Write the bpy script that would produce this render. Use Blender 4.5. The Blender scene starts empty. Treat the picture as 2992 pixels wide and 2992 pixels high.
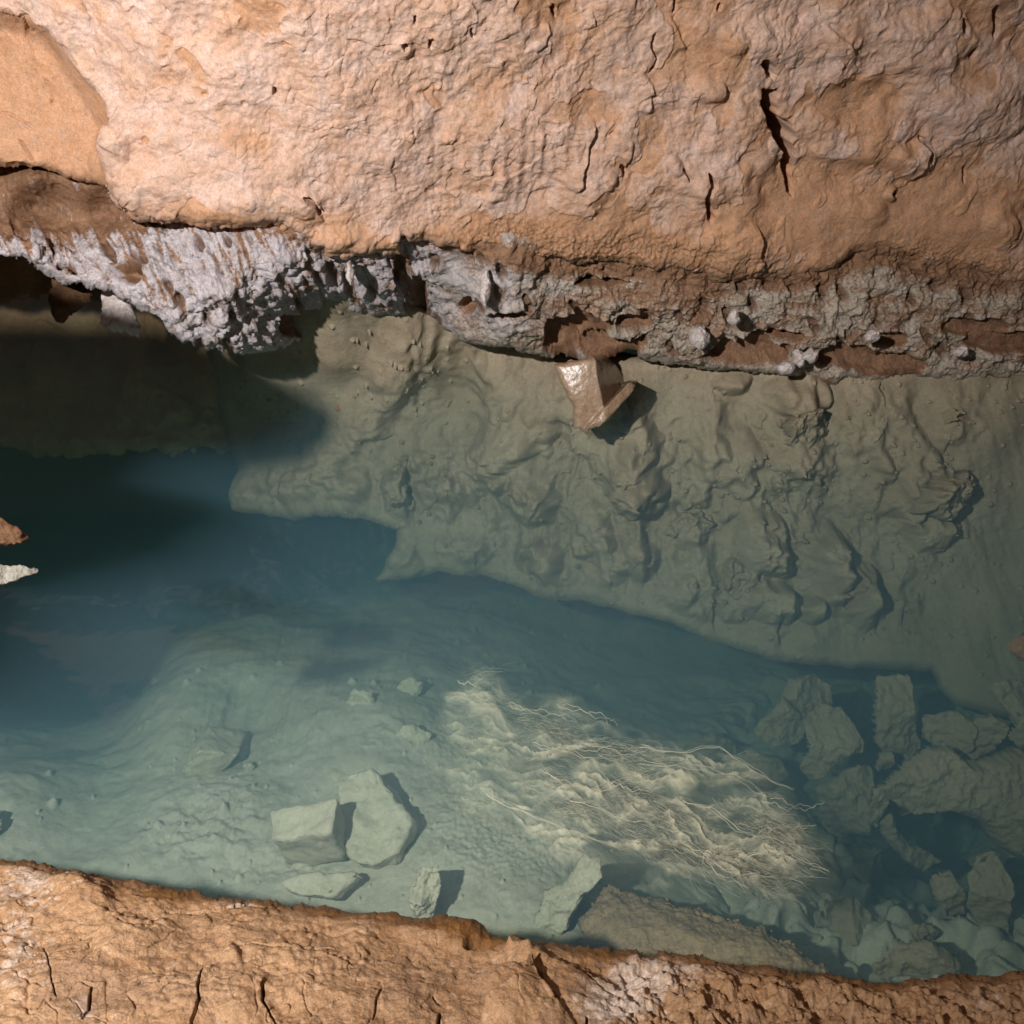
import bpy, math, random
import numpy as np
from mathutils import Vector

rng = np.random.default_rng(7)
random.seed(7)
SC = bpy.context.scene
COL = SC.collection

# ------------------------------------------------------------------ camera frame
CAM_H = 1.2
PITCH = math.radians(38.0)
TF = math.tan(math.radians(30.0))
C0 = np.array([0.0, 0.0, CAM_H])
FW = np.array([0.0, math.cos(PITCH), -math.sin(PITCH)])
UP = np.array([0.0, math.sin(PITCH), math.cos(PITCH)])
RT = np.array([1.0, 0.0, 0.0])
LAMP = np.array([-0.80, -0.12, 1.66])


def rays(X, Y):
    a = (np.asarray(X, float) / 1496.0 - 1.0) * TF
    b = (1.0 - np.asarray(Y, float) / 1496.0) * TF
    return FW + a[..., None] * RT + b[..., None] * UP


def at_depth(X, Y, d):
    return C0 + rays(X, Y) * np.asarray(d, float)[..., None]


def depth_for_z(X, Y, z):
    return (z - CAM_H) / rays(X, Y)[..., 2]


def point(X, Y, d=None, z=None):
    X = np.array(X, float); Y = np.array(Y, float)
    if d is None:
        d = depth_for_z(X, Y, z)
    return at_depth(X, Y, np.array(d, float))


# ------------------------------------------------------------------ noise
def _h(ix, iy, iz, k=0):
    h = (ix.astype(np.int64) * 374761393 + iy.astype(np.int64) * 668265263 + iz.astype(np.int64) * 2147483647 + k * 1274126177) & 0xFFFFFFFF
    h = ((h ^ (h >> 13)) * 1274126177) & 0xFFFFFFFF
    h = ((h ^ (h >> 16)) * 2246822519) & 0xFFFFFFFF
    return h ^ (h >> 15)


_G = rng.normal(size=(256, 3)); _G /= np.linalg.norm(_G, axis=1)[:, None]


def perlin(P, k=0):
    P = np.asarray(P, float)
    I = np.floor(P).astype(np.int64); f = P - I
    w = f * f * f * (f * (f * 6 - 15) + 10)
    out = 0
    for dx in (0, 1):
        for dy in (0, 1):
            for dz in (0, 1):
                g = _G[_h(I[..., 0] + dx, I[..., 1] + dy, I[..., 2] + dz, k) & 255]
                dot = g[..., 0] * (f[..., 0] - dx) + g[..., 1] * (f[..., 1] - dy) + g[..., 2] * (f[..., 2] - dz)
                ww = (w[..., 0] if dx else 1 - w[..., 0]) * (w[..., 1] if dy else 1 - w[..., 1]) * (w[..., 2] if dz else 1 - w[..., 2])
                out = out + ww * dot
    return out * 1.5


def fbm(P, oct=4, k=0, gain=0.5):
    s = 0; a = 1.0
    for o in range(oct):
        s = s + a * perlin(P * (2.03 ** o) + 7.3 * o, k + o)
        a *= gain
    return s


def ridged(P, oct=3, k=0):
    s = 0; a = 1.0
    for o in range(oct):
        s = s + a * (1 - 2.2 * np.abs(perlin(P * (2.1 ** o) + 3.1 * o, k + o)))
        a *= 0.5
    return s


def worley(P, k=0):
    P = np.asarray(P, float)
    I = np.floor(P).astype(np.int64)
    f1 = np.full(P.shape[:-1], 9.0); f2 = np.full(P.shape[:-1], 9.0); idd = np.zeros(P.shape[:-1])
    for dx in (-1, 0, 1):
        for dy in (-1, 0, 1):
            for dz in (-1, 0, 1):
                cx, cy, cz = I[..., 0] + dx, I[..., 1] + dy, I[..., 2] + dz
                h = _h(cx, cy, cz, k)
                px = cx + (h & 1023) / 1023.0; py = cy + ((h >> 10) & 1023) / 1023.0; pz = cz + ((h >> 20) & 1023) / 1023.0
                d = np.sqrt((px - P[..., 0]) ** 2 + (py - P[..., 1]) ** 2 + (pz - P[..., 2]) ** 2)
                r = (_h(cx, cy, cz, k + 91) & 65535) / 65535.0
                near = d < f1
                f2 = np.where(near, f1, np.minimum(f2, d))
                idd = np.where(near, r, idd)
                f1 = np.where(near, d, f1)
    return f1, f2, idd


def sstep(x, a, b):
    t = np.clip((x - a) / (b - a), 0, 1)
    return t * t * (3 - 2 * t)


def warp(P, f, amt, k=50):
    return P + amt * np.stack([perlin(P * f, k), perlin(P * f, k + 1), perlin(P * f, k + 2)], -1)


# ------------------------------------------------------------------ planar helpers
def inside(X, Y, poly):
    res = np.zeros(X.shape, bool)
    n = len(poly)
    for i in range(n):
        x1, y1 = poly[i]; x2, y2 = poly[(i + 1) % n]
        if y1 == y2:
            continue
        c = ((y1 > Y) != (y2 > Y)) & (X < (x2 - x1) * (Y - y1) / (y2 - y1) + x1)
        res ^= c
    return res


def line_dist(X, Y, pts, closed=False):
    """distance to a polyline and the side of it (+1 to the right of its direction of travel on the screen)"""
    best = np.full(X.shape, 1e9); side = np.zeros(X.shape); tt = np.zeros(X.shape)
    n = len(pts); m = n if closed else n - 1
    for i in range(m):
        x1, y1 = pts[i]; x2, y2 = pts[(i + 1) % n]
        dx, dy = x2 - x1, y2 - y1
        L2 = dx * dx + dy * dy + 1e-9
        t = np.clip(((X - x1) * dx + (Y - y1) * dy) / L2, 0, 1)
        ex, ey = X - x1 - t * dx, Y - y1 - t * dy
        d = np.sqrt(ex * ex + ey * ey)
        s = np.sign(dx * (Y - y1) - dy * (X - x1))
        nb = d < best
        best = np.where(nb, d, best); side = np.where(nb, s, side); tt = np.where(nb, (i + t) / m, tt)
    return best, side, tt


def tps(ctrl, X, Y, smooth=1e-4):
    c = np.array(ctrl, float)
    p = c[:, :2] / 1000.0; v = c[:, 2]
    n = len(p)

    def U(r2):
        return np.where(r2 > 0, r2 * np.log(r2 + 1e-12), 0)
    K = U(((p[:, None] - p[None]) ** 2).sum(-1)) + smooth * np.eye(n)
    Q = np.hstack([np.ones((n, 1)), p])
    A = np.zeros((n + 3, n + 3)); A[:n, :n] = K; A[:n, n:] = Q; A[n:, :n] = Q.T
    w = np.linalg.solve(A, np.concatenate([v, np.zeros(3)]))
    out = w[n] + w[n + 1] * X / 1000.0 + w[n + 2] * Y / 1000.0
    for i in range(n):
        out = out + w[i] * U((X / 1000.0 - p[i, 0]) ** 2 + (Y / 1000.0 - p[i, 1]) ** 2)
    return out


def zc(lst):
    """control points given as (X, Y, z) turned into (X, Y, depth)"""
    return [(x, y, float(depth_for_z(np.array(float(x)), np.array(float(y)), z))) for x, y, z in lst]


# ------------------------------------------------------------------ mesh output
def link_mesh(name, V, F, mat, attrs=None, parent=None, smooth=True):
    V = np.ascontiguousarray(V, dtype=np.float32)
    me = bpy.data.meshes.new(name)
    if isinstance(F, np.ndarray):
        nf = len(F)
        me.vertices.add(len(V)); me.vertices.foreach_set('co', V.ravel())
        me.loops.add(nf * 4); me.loops.foreach_set('vertex_index', F.astype(np.int32).ravel())
        me.polygons.add(nf)
        me.polygons.foreach_set('loop_start', np.arange(0, nf * 4, 4, dtype=np.int32))
    else:
        me.from_pydata(V.tolist(), [], F)
        nf = len(me.polygons)
    me.update(calc_edges=True)
    me.polygons.foreach_set('use_smooth', np.full(len(me.polygons), smooth, dtype=bool))
    for k, v in (attrs or {}).items():
        at = me.attributes.new(k, 'FLOAT', 'POINT')
        at.data.foreach_set('value', np.ascontiguousarray(v, dtype=np.float32))
    me.materials.append(mat)
    me.update()
    o = bpy.data.objects.new(name, me)
    COL.objects.link(o)
    if parent is not None:
        o.parent = parent
    return o


def tag(o, label=None, cat=None, group=None, kind=None):
    if label: o['label'] = label
    if cat: o['category'] = cat
    if group: o['group'] = group
    if kind: o['kind'] = kind
    return o


def patch(name, poly, depth_fn, disp_fn, mat, step=3.0, edge_noise=6.0, edge_f=0.02, lip_r=0.0, lip_d=0.0, skirt=(0.02, 0.06, 0.16),
          skirt_dir=None, close=False, parent=None, seed=0):
    poly = [tuple(map(float, p)) for p in poly]
    xs = [p[0] for p in poly]; ys = [p[1] for p in poly]
    gx = np.arange(min(xs) - 2 * step, max(xs) + 2 * step, step); gy = np.arange(min(ys) - 2 * step, max(ys) + 2 * step, step)
    X, Y = np.meshgrid(gx, gy)
    ins = inside(X, Y, poly)
    d, _s, _t = line_dist(X, Y, poly, True)
    sd = np.where(ins, d, -d)
    if edge_noise:
        Q = np.stack([X * edge_f, Y * edge_f, np.full_like(X, seed * 3.7)], -1)
        sd = sd + edge_noise * (fbm(Q, 3, 5, 0.6) - 0.2)
    mask = sd > 0
    dep = depth_fn(X, Y)
    if lip_r:
        q = np.clip(sd / lip_r, 0, 1)
        dep = dep + lip_d * (1 - np.sqrt(np.clip(1 - (1 - q) ** 2, 0, 1)))
    P = at_depth(X, Y, dep)
    gu = np.gradient(P, axis=1); gv = np.gradient(P, axis=0)
    N = np.cross(gv, gu); N /= np.linalg.norm(N, axis=-1)[..., None] + 1e-12
    R = rays(X, Y); R /= np.linalg.norm(R, axis=-1)[..., None]
    flip = np.sign((N * R).sum(-1)); N *= -np.where(flip == 0, 1, flip)[..., None]
    disp, attrs = disp_fn(X, Y, P, sd)
    P = P + N * disp[..., None]
    idx = -np.ones(X.shape, dtype=np.int64)
    q = mask[:-1, :-1] & mask[1:, :-1] & mask[:-1, 1:] & mask[1:, 1:]
    used = np.zeros(X.shape, bool)
    used[:-1, :-1] |= q; used[1:, :-1] |= q; used[:-1, 1:] |= q; used[1:, 1:] |= q
    idx[used] = np.arange(used.sum())
    V = P[used]
    A = {k: v[used] for k, v in attrs.items()}
    F = np.stack([idx[1:, :-1][q], idx[1:, 1:][q], idx[:-1, 1:][q], idx[:-1, :-1][q]], -1)
    # boundary
    E = np.concatenate([F[:, [0, 1]], F[:, [1, 2]], F[:, [2, 3]], F[:, [3, 0]]])
    key = E[:, 0] * 10000000 + E[:, 1]; rev = E[:, 1] * 10000000 + E[:, 0]
    B = E[~np.isin(key, rev)]
    bv = np.unique(B)
    loc = {v: i for i, v in enumerate(bv)}
    b0 = np.array([loc[v] for v in B[:, 0]]); b1 = np.array([loc[v] for v in B[:, 1]])
    Rv = V[bv] - C0; Rv /= np.linalg.norm(Rv, axis=1)[:, None]
    if skirt_dir is not None:
        Rv = Rv * 0.5 + np.array(skirt_dir) * 0.5
    cen = V[bv].mean(0)
    prev = bv; allV = [V]; nV = len(V); allF = [F]
    m = len(bv)
    rings = list(skirt)
    for k, t in enumerate(rings):
        ring = V[bv] + Rv * t
        if close:
            sh = [0.96, 0.8, 0.45][min(k, 2)]
            cc = cen + Rv.mean(0) * t
            ring = cc + (ring - cc) * sh
        allV.append(ring)
        cur = np.arange(nV, nV + m); nV += m
        allF.append(np.stack([prev[b1], prev[b0], cur[b0], cur[b1]], -1))
        for kk in A:
            A[kk] = np.concatenate([A[kk], A[kk][bv]])
        prev = cur
    if close:
        cc = cen + Rv.mean(0) * (rings[-1] * 1.02)
        allV.append(np.repeat(cc[None], 1, 0)); c = nV; nV += 1
        for kk in A:
            A[kk] = np.concatenate([A[kk], A[kk][bv[:1]]])
        # fan as slim quads that share the centre through a doubled corner would be degenerate: use a last tiny ring instead
        allV.pop(); nV -= 1
        for kk in A:
            A[kk] = A[kk][:-1]
        ring = cc + (allV[-1] - cc) * 0.02
        allV.append(ring); cur = np.arange(nV, nV + m); nV += m
        allF.append(np.stack([prev[b1], prev[b0], cur[b0], cur[b1]], -1))
        for kk in A:
            A[kk] = np.concatenate([A[kk], A[kk][bv]])
    return link_mesh(name, np.concatenate(allV), np.concatenate(allF), mat, A, parent)


# ------------------------------------------------------------------ materials
class NT:
    def __init__(self, name):
        self.m = bpy.data.materials.new(name); self.m.use_nodes = True
        self.t = self.m.node_tree; self.t.nodes.clear()
        self.out = self.t.nodes.new('ShaderNodeOutputMaterial')

    def n(self, kind, **kw):
        nd = self.t.nodes.new('ShaderNode' + kind)
        for k, v in kw.items():
            if k.startswith('i_'):
                nm = k[2:]
                nm = int(nm) if nm.isdigit() else nm.replace('_', ' ')
                self.set(nd, nm, v)
            else:
                setattr(nd, k, v)
        return nd

    def set(self, nd, nm, v):
        if isinstance(v, bpy.types.NodeSocket):
            self.t.links.new(v, nd.inputs[nm])
        else:
            nd.inputs[nm].default_value = v

    def attr(self, name):
        return self.n('Attribute', attribute_name=name).outputs['Fac']

    def noise(self, co, scale, detail=4, rough=0.55, dist=0.0):
        return self.n('TexNoise', i_Vector=co, i_Scale=scale, i_Detail=detail, i_Roughness=rough, i_Distortion=dist).outputs['Fac']

    def ramp(self, f, stops):
        r = self.n('ValToRGB', i_Fac=f)
        el = r.color_ramp.elements
        while len(el) < len(stops):
            el.new(0.5)
        for e, (p, c) in zip(el, stops):
            e.position = p; e.color = (c, c, c, 1) if not isinstance(c, tuple) else (*c, 1)
        return r.outputs['Color']

    def mix(self, f, a, b, mode='MIX'):
        nd = self.n('Mix', data_type='RGBA', blend_type=mode)
        self.set(nd, 0, f)
        for i, v in ((6, a), (7, b)):
            self.set(nd, i, (*v, 1) if isinstance(v, tuple) and len(v) == 3 else v)
        return nd.outputs[2]

    def math(self, op, a, b=0.0, c=0.0):
        nd = self.n('Math', operation=op)
        self.set(nd, 0, a); self.set(nd, 1, b)
        if op in ('MULTIPLY_ADD',):
            self.set(nd, 2, c)
        return nd.outputs[0]

    def finish(self, col, rough, height=None, dist=0.004, strength=0.6, spec=0.3, coat=None, grit=1.0):
        p = self.n('BsdfPrincipled')
        if height is not None and not isinstance(col, tuple):
            # grit: every grain a little lighter or darker
            co = self.co()
            g = self.math('MULTIPLY', self.math('MULTIPLY_ADD', self.noise(co, 430, 3, 0.8), 1.5 * grit, 1 - 0.75 * grit), self.math('MULTIPLY_ADD', self.noise(co, 125, 4, 0.75, 0.5), 1.1 * grit, 1 - 0.55 * grit))
            gc = self.n('CombineColor'); [self.set(gc, k, g) for k in ('Red', 'Green', 'Blue')]
            col = self.mix(1.0, col, gc.outputs[0], 'MULTIPLY')
        self.set(p, 'Base Color', col if not isinstance(col, tuple) else (*col, 1))
        self.set(p, 'Roughness', rough); self.set(p, 'Specular IOR Level', spec)
        if coat is not None:
            self.set(p, 'Coat Weight', coat); self.set(p, 'Coat Roughness', 0.27)
        if height is not None:
            b = self.n('Bump', i_Height=height, i_Distance=dist, i_Strength=strength)
            self.t.links.new(b.outputs[0], p.inputs['Normal'])
            if coat is not None:
                self.t.links.new(b.outputs[0], p.inputs['Coat Normal'])
        self.t.links.new(p.outputs[0], self.out.inputs['Surface'])
        return self.m

    def co(self):
        return self.n('TexCoord').outputs['Object']


def wall_material():
    t = NT('cave_clay'); co = t.co()
    clay = t.attr('clay'); grey = t.attr('grey'); tint = t.attr('tint'); grain = t.attr('grain')
    n1 = t.noise(co, 7, 6, 0.6, 0.4); n2 = t.noise(co, 38, 6, 0.65, 0.3); n3 = t.noise(co, 190, 5, 0.7)
    n0 = t.noise(co, 17, 5, 0.6, 0.6); n4 = t.noise(co, 75, 5, 0.7, 0.4)
    pale = t.mix(t.ramp(n2, [(0.34, 0.0), (0.66, 1.0)]), (0.455, 0.275, 0.195), (0.52, 0.345, 0.27))
    pale = t.mix(t.ramp(n0, [(0.42, 0.0), (0.62, 0.9)]), pale, (0.54, 0.39, 0.335))
    pale = t.mix(t.ramp(n4, [(0.50, 0.0), (0.70, 0.6)]), pale, (0.42, 0.27, 0.185))
    n6 = t.noise(co, 8, 6, 0.65, 1.0)
    pale = t.mix(t.ramp(n6, [(0.50, 0.0), (0.70, 0.55)]), pale, (0.52, 0.33, 0.22))
    orange = t.mix(t.ramp(n2, [(0.3, 0.0), (0.7, 1.0)]), (0.39, 0.20, 0.105), (0.49, 0.275, 0.165))
    f = t.math('ADD', clay, t.math('MULTIPLY', t.math('SUBTRACT', n1, 0.5), 1.8))
    base = t.mix(t.ramp(f, [(0.3, 0.0), (0.72, 1.0)]), pale, orange)
    g2 = t.math('ADD', grey, t.math('MULTIPLY', t.math('SUBTRACT', n2, 0.5), 0.9))
    base = t.mix(t.ramp(g2, [(0.42, 0.0), (0.85, 0.85)]), base, (0.40, 0.335, 0.28))
    # flakes differ a little in tone
    base = t.mix(t.math('MULTIPLY', tint, 0.45), base, (0.40, 0.235, 0.135))
    # thin grey mineral veins
    v = t.noise(co, 11, 5, 0.6, 0.8)
    vein = t.ramp(t.math('ABSOLUTE', t.math('SUBTRACT', v, 0.5)), [(0.0, 1.0), (0.014, 0.0)])
    base = t.mix(t.math('MULTIPLY', vein, 0.42), base, (0.25, 0.215, 0.19))
    v2 = t.noise(co, 26, 4, 0.6, 1.2)
    vein2 = t.ramp(t.math('ABSOLUTE', t.math('SUBTRACT', v2, 0.5)), [(0.0, 1.0), (0.012, 0.0)])
    base = t.mix(t.math('MULTIPLY', vein2, t.math('MULTIPLY', clay, 0.5)), base, (0.20, 0.115, 0.08))
    base = t.mix(t.ramp(n3, [(0.3, 0.35), (0.46, 0.0)]), base, (0.22, 0.12, 0.065))
    base = t.mix(t.math('MULTIPLY', grain, t.ramp(n3, [(0.4, 0.0), (0.62, 0.85)])), base, (0.20, 0.10, 0.045))
    h = t.math('ADD', t.math('MULTIPLY', t.noise(co, 120, 6, 0.7), 1.0), t.math('MULTIPLY', n3, 0.5))
    return t.finish(base, 0.75, h, 0.004, 0.4, 0.25, grit=0.75)


def crust_material():
    t = NT('calcite_crust'); co = t.co()
    cal = t.attr('calcite'); pit = t.attr('pit')
    n2 = t.noise(co, 34, 6, 0.7, 0.4); n3 = t.noise(co, 150, 6, 0.75); n1 = t.noise(co, 9, 4, 0.6)
    white = t.mix(t.ramp(n2, [(0.3, 0.0), (0.7, 1.0)]), (0.34, 0.285, 0.27), (0.51, 0.47, 0.50))
    white = t.mix(t.attr('warm'), white, t.mix(t.ramp(n2, [(0.3, 0.0), (0.7, 1.0)]), (0.27, 0.21, 0.155), (0.48, 0.415, 0.345)))
    brown = t.mix(t.ramp(n2, [(0.3, 0.0), (0.7, 1.0)]), (0.16, 0.078, 0.04), (0.29, 0.16, 0.09))
    f = t.math('ADD', cal, t.math('MULTIPLY', t.math('SUBTRACT', n3, 0.5), 1.7))
    f = t.math('ADD', f, t.math('MULTIPLY', t.math('SUBTRACT', n1, 0.5), 1.5))
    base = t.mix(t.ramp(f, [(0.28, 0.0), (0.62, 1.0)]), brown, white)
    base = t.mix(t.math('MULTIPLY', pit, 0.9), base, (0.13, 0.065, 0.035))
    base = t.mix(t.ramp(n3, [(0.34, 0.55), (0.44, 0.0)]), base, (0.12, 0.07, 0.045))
    h = t.math('ADD', t.noise(co, 110, 6, 0.75), t.math('MULTIPLY', n3, 0.6))
    return t.finish(base, 0.55, h, 0.006, 0.8, 0.4)


def silt_material(name, a, b, dark, brown=None):
    t = NT(name); co = t.co()
    n1 = t.noise(co, 5, 5, 0.6, 0.4); n2 = t.noise(co, 42, 6, 0.65); n3 = t.noise(co, 170, 5, 0.7)
    base = t.mix(t.ramp(n1, [(0.32, 0.0), (0.68, 1.0)]), a, b)
    base = t.mix(t.ramp(n2, [(0.30, 0.5), (0.46, 0.0)]), base, dark)
    base = t.mix(t.ramp(n3, [(0.28, 0.5), (0.40, 0.0)]), base, dark)
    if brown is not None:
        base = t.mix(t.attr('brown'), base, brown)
    h = t.math('ADD', t.noise(co, 90, 6, 0.7), t.math('MULTIPLY', n3, 0.35))
    return t.finish(base, 0.9, h, 0.004, 0.5, 0.1, grit=0.6)


def bank_material():
    t = NT('bank_rock'); co = t.co()
    pale = t.attr('pale'); wet = t.attr('wet'); tint = t.attr('tint')
    n1 = t.noise(co, 14, 6, 0.6, 0.4); n2 = t.noise(co, 80, 6, 0.65, 0.2); n3 = t.noise(co, 300, 5, 0.7)
    base = t.mix(t.ramp(n1, [(0.3, 0.0), (0.7, 1.0)]), (0.30, 0.16, 0.075), (0.42, 0.25, 0.135))
    base = t.mix(t.ramp(n2, [(0.5, 0.0), (0.72, 0.6)]), base, (0.50, 0.33, 0.22))
    f = t.math('ADD', pale, t.math('MULTIPLY', t.math('SUBTRACT', n2, 0.5), 1.6))
    base = t.mix(t.ramp(f, [(0.5, 0.0), (0.85, 0.9)]), base, (0.58, 0.46, 0.38))
    base = t.mix(t.math('MULTIPLY', tint, 0.45), base, (0.24, 0.15, 0.10))
    base = t.mix(t.ramp(n3, [(0.3, 0.45), (0.44, 0.0)]), base, (0.13, 0.06, 0.025))
    base = t.mix(wet, base, (0.19, 0.085, 0.025))
    h = t.math('ADD', t.noise(co, 200, 6, 0.7), t.math('MULTIPLY', n3, 0.4))
    r = t.math('SUBTRACT', 0.72, t.math('MULTIPLY', wet, 0.3))
    return t.finish(base, r, h, 0.0035, 0.75, 0.3)


def simple_rock(name, a, b, dark, rough=0.8, spec=0.25, scale=1.0, coat=None, bump=0.004, stretch=None):
    t = NT(name); co = t.co()
    if stretch:
        mp = t.n('Mapping'); t.set(mp, 'Vector', co); mp.inputs['Rotation'].default_value = (0, 0, stretch[0]); mp.inputs['Scale'].default_value = (stretch[1], 1, 1)
        co = mp.outputs[0]
    n1 = t.noise(co, 22 * scale, 6, 0.65, 0.4); n3 = t.noise(co, 160 * scale, 5, 0.7)
    base = t.mix(t.ramp(n1, [(0.3, 0.0), (0.7, 1.0)]), a, b)
    base = t.mix(t.ramp(n3, [(0.3, 0.6), (0.44, 0.0)]), base, dark)
    h = t.math('ADD', t.noise(co, 110 * scale, 6, 0.7), t.math('MULTIPLY', n3, 0.4))
    return t.finish(base, rough, h, bump, 0.7, spec, coat)


M_WALL = wall_material()
M_CRUST = crust_material()
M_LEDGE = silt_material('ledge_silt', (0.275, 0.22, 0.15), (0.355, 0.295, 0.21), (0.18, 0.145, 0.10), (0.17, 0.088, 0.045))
M_FLOOR = silt_material('floor_silt', (0.42, 0.395, 0.31), (0.53, 0.50, 0.41), (0.29, 0.27, 0.20))
M_BOULDER = silt_material('boulder_silt', (0.265, 0.215, 0.145), (0.345, 0.285, 0.20), (0.17, 0.14, 0.095))
M_STONE = silt_material('stone_silt', (0.45, 0.42, 0.32), (0.56, 0.52, 0.40), (0.30, 0.27, 0.19))
M_BANK = bank_material()
M_CALC = simple_rock('white_calcite', (0.36, 0.28, 0.235), (0.62, 0.57, 0.57), (0.22, 0.14, 0.09), 0.5, 0.45, 1.6)
M_BROWN = simple_rock('brown_rock', (0.20, 0.10, 0.05), (0.33, 0.19, 0.10), (0.10, 0.05, 0.03))
M_WETST = simple_rock('wet_stone', (0.22, 0.135, 0.08), (0.34, 0.235, 0.155), (0.13, 0.07, 0.04), 0.5, 0.4, 2.4, 1.0, 0.0006)
M_SPURB = simple_rock('dark_brown_rock', (0.055, 0.026, 0.012), (0.12, 0.06, 0.028), (0.03, 0.015, 0.01))
M_SPURP = simple_rock('spur_rock', (0.17, 0.155, 0.125), (0.23, 0.215, 0.185), (0.08, 0.065, 0.045))
M_SLABB = simple_rock('reflection_slab', (0.17, 0.13, 0.10), (0.44, 0.31, 0.18), (0.15, 0.11, 0.07), 0.85, 0.1, 0.6, stretch=(0.44, 0.16))
M_PALER = simple_rock('pale_rock', (0.46, 0.42, 0.34), (0.60, 0.56, 0.48), (0.28, 0.22, 0.15), 0.75, 0.2)


# ------------------------------------------------------------------ relief functions
def apply_lines(X, Y, lines):
    """cracks: (points, half width px, depth m); returns the displacement and a mask"""
    D = np.zeros(X.shape); M = np.zeros(X.shape)
    for pts, w, dep in lines:
        x0 = min(p[0] for p in pts) - 40; x1 = max(p[0] for p in pts) + 40; y0 = min(p[1] for p in pts) - 40; y1 = max(p[1] for p in pts) + 40
        sel = (X > x0) & (X < x1) & (Y > y0) & (Y < y1)
        if not sel.any():
            continue
        xs, ys = X[sel], Y[sel]
        Q = np.stack([xs * 0.03, ys * 0.03, np.full(xs.shape, w * 1.7)], -1)
        jx = 5 * perlin(Q, 71); jy = 5 * perlin(Q, 72); ww = w * (1 + 0.7 * perlin(Q * 0.8, 73))
        d, _, tt = line_dist(xs + jx, ys + jy, pts)
        taper = np.clip(np.minimum(tt, 1 - tt) * 7 + 0.25, 0.25, 1)
        k = 1 - sstep(d / np.maximum(ww * taper, 0.5), 0.75, 1.5)
        D[sel] -= k * dep * np.clip(taper + 0.2, 0, 1); M[sel] = np.maximum(M[sel], k)
    return D, M


def apply_steps(X, Y, steps):
    """sharp-edged flakes: (points, height, reach px): the side to the right of travel is lifted and fades away from the edge"""
    D = np.zeros(X.shape)
    for pts, h, reach in steps:
        x0 = min(p[0] for p in pts) - reach * 3; x1 = max(p[0] for p in pts) + reach * 3
        y0 = min(p[1] for p in pts) - reach * 3; y1 = max(p[1] for p in pts) + reach * 3
        sel = (X > x0) & (X < x1) & (Y > y0) & (Y < y1)
        xs, ys = X[sel], Y[sel]
        Q = np.stack([xs * 0.022, ys * 0.022, np.full(xs.shape, h * 40)], -1)
        d, s, tt = line_dist(xs + 9 * perlin(Q, 75), ys + 9 * perlin(Q, 76), pts)
        sd = d * s
        taper = sstep(np.minimum(tt, 1 - tt), 0.0, 0.2)
        D[sel] += h * sstep(sd, -4, 4) * np.exp(-np.clip(sd, 0, None) / reach) * taper
    return D


def apply_bumps(X, Y, bumps, skew=0.0):
    D = np.zeros(X.shape)
    for x, y, rx, ry, h in bumps:
        sel = (np.abs(X - x) < rx * 2.6) & (np.abs(Y - y) < ry * 2.6)
        xs, ys = X[sel], Y[sel]
        Q = np.stack([xs * 0.02, ys * 0.02, np.full(xs.shape, x * 0.01)], -1)
        ex = xs - x - skew * 0.4 * rx + rx * 0.35 * perlin(Q, 81)
        ex = np.where(ex > 0, ex * (1 + 1.3 * skew), ex * (1 - 0.25 * skew))
        r2 = (ex / rx) ** 2 + ((ys - y + ry * 0.35 * perlin(Q, 82)) / ry) ** 2 + 0.12 * skew * perlin(Q * 2.2, 83)
        D[sel] += h * np.clip(1 - r2 / 1.6, 0, 1) ** 1.2
    return D


def blobs(X, Y, lst):
    out = np.zeros(X.shape)
    for x, y, rx, ry, a in lst:
        out += a * np.exp(-(((X - x) / rx) ** 2 + ((Y - y) / ry) ** 2))
    return out


def plates(P, scale, k, warp_amt=0.35):
    Q = warp(P * scale, 0.9, warp_amt, k + 10)
    f1, f2, r = worley(Q, k)
    edge = sstep(f2 - f1, 0.0, 0.10)
    return r, edge, f1


# ---------- upper cave wall
WALL_CRACKS = [
    ([(2222, 171), (2243, 195), (2252, 228)], 10, 0.10),
    ([(2228, 262), (2248, 300), (2252, 345), (2284, 372), (2297, 440)], 21, 0.2),
    ([(2284, 372), (2306, 440), (2318, 520)], 13, 0.16),
    ([(2295, 440), (2304, 510), (2318, 575)], 8, 0.10),
    ([(2062, 497), (2070, 530), (2055, 560), (2066, 610), (2072, 642)], 6, 0.05),
    ([(2800, 45), (2812, 90)], 7, 0.04), ([(2900, 10), (2912, 60), (2900, 115)], 6, 0.04), ([(2850, 135), (2830, 170)], 6, 0.04),
    ([(1615, 15), (1628, 55)], 4, 0.02), ([(1210, 40), (1212, 68)], 4, 0.02), ([(1258, 110), (1258, 140)], 4, 0.02),
    ([(1175, 120), (1190, 140)], 5, 0.02), ([(885, 570), (920, 590), (938, 625)], 5, 0.02), ([(1375, 75), (1382, 110)], 3, 0.015),
    ([(800, 255), (802, 280)], 4, 0.02), ([(0, 328), (40, 345), (80, 365)], 3, 0.01), ([(125, 230), (143, 270), (143, 312)], 3, 0.012),
    ([(60, 60), (100, 180), (108, 200)], 2.5, 0.008), ([(45, 405), (80, 450), (92, 475)], 3, 0.012), ([(1990, 480), (2010, 520)], 4, 0.02),
    ([(1810, 480), (1828, 500), (1822, 520)], 5, 0.02), ([(1172, 690), (1182, 720), (1185, 760)], 7, 0.04),
    ([(2690, 400), (2715, 440), (2720, 480)], 5, 0.02), ([(2610, 560), (2625, 580)], 6, 0.02), ([(2830, 490), (2820, 540)], 4, 0.015),
    ([(1910, 95), (1905, 130), (1925, 175), (1900, 215)], 4, 0.015), ([(1975, 0), (1970, 40)], 4, 0.02), ([(2100, 5), (2095, 30)], 4, 0.02),
    ([(240, 10), (262, 60), (270, 100)], 3, 0.01),
]
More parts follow.
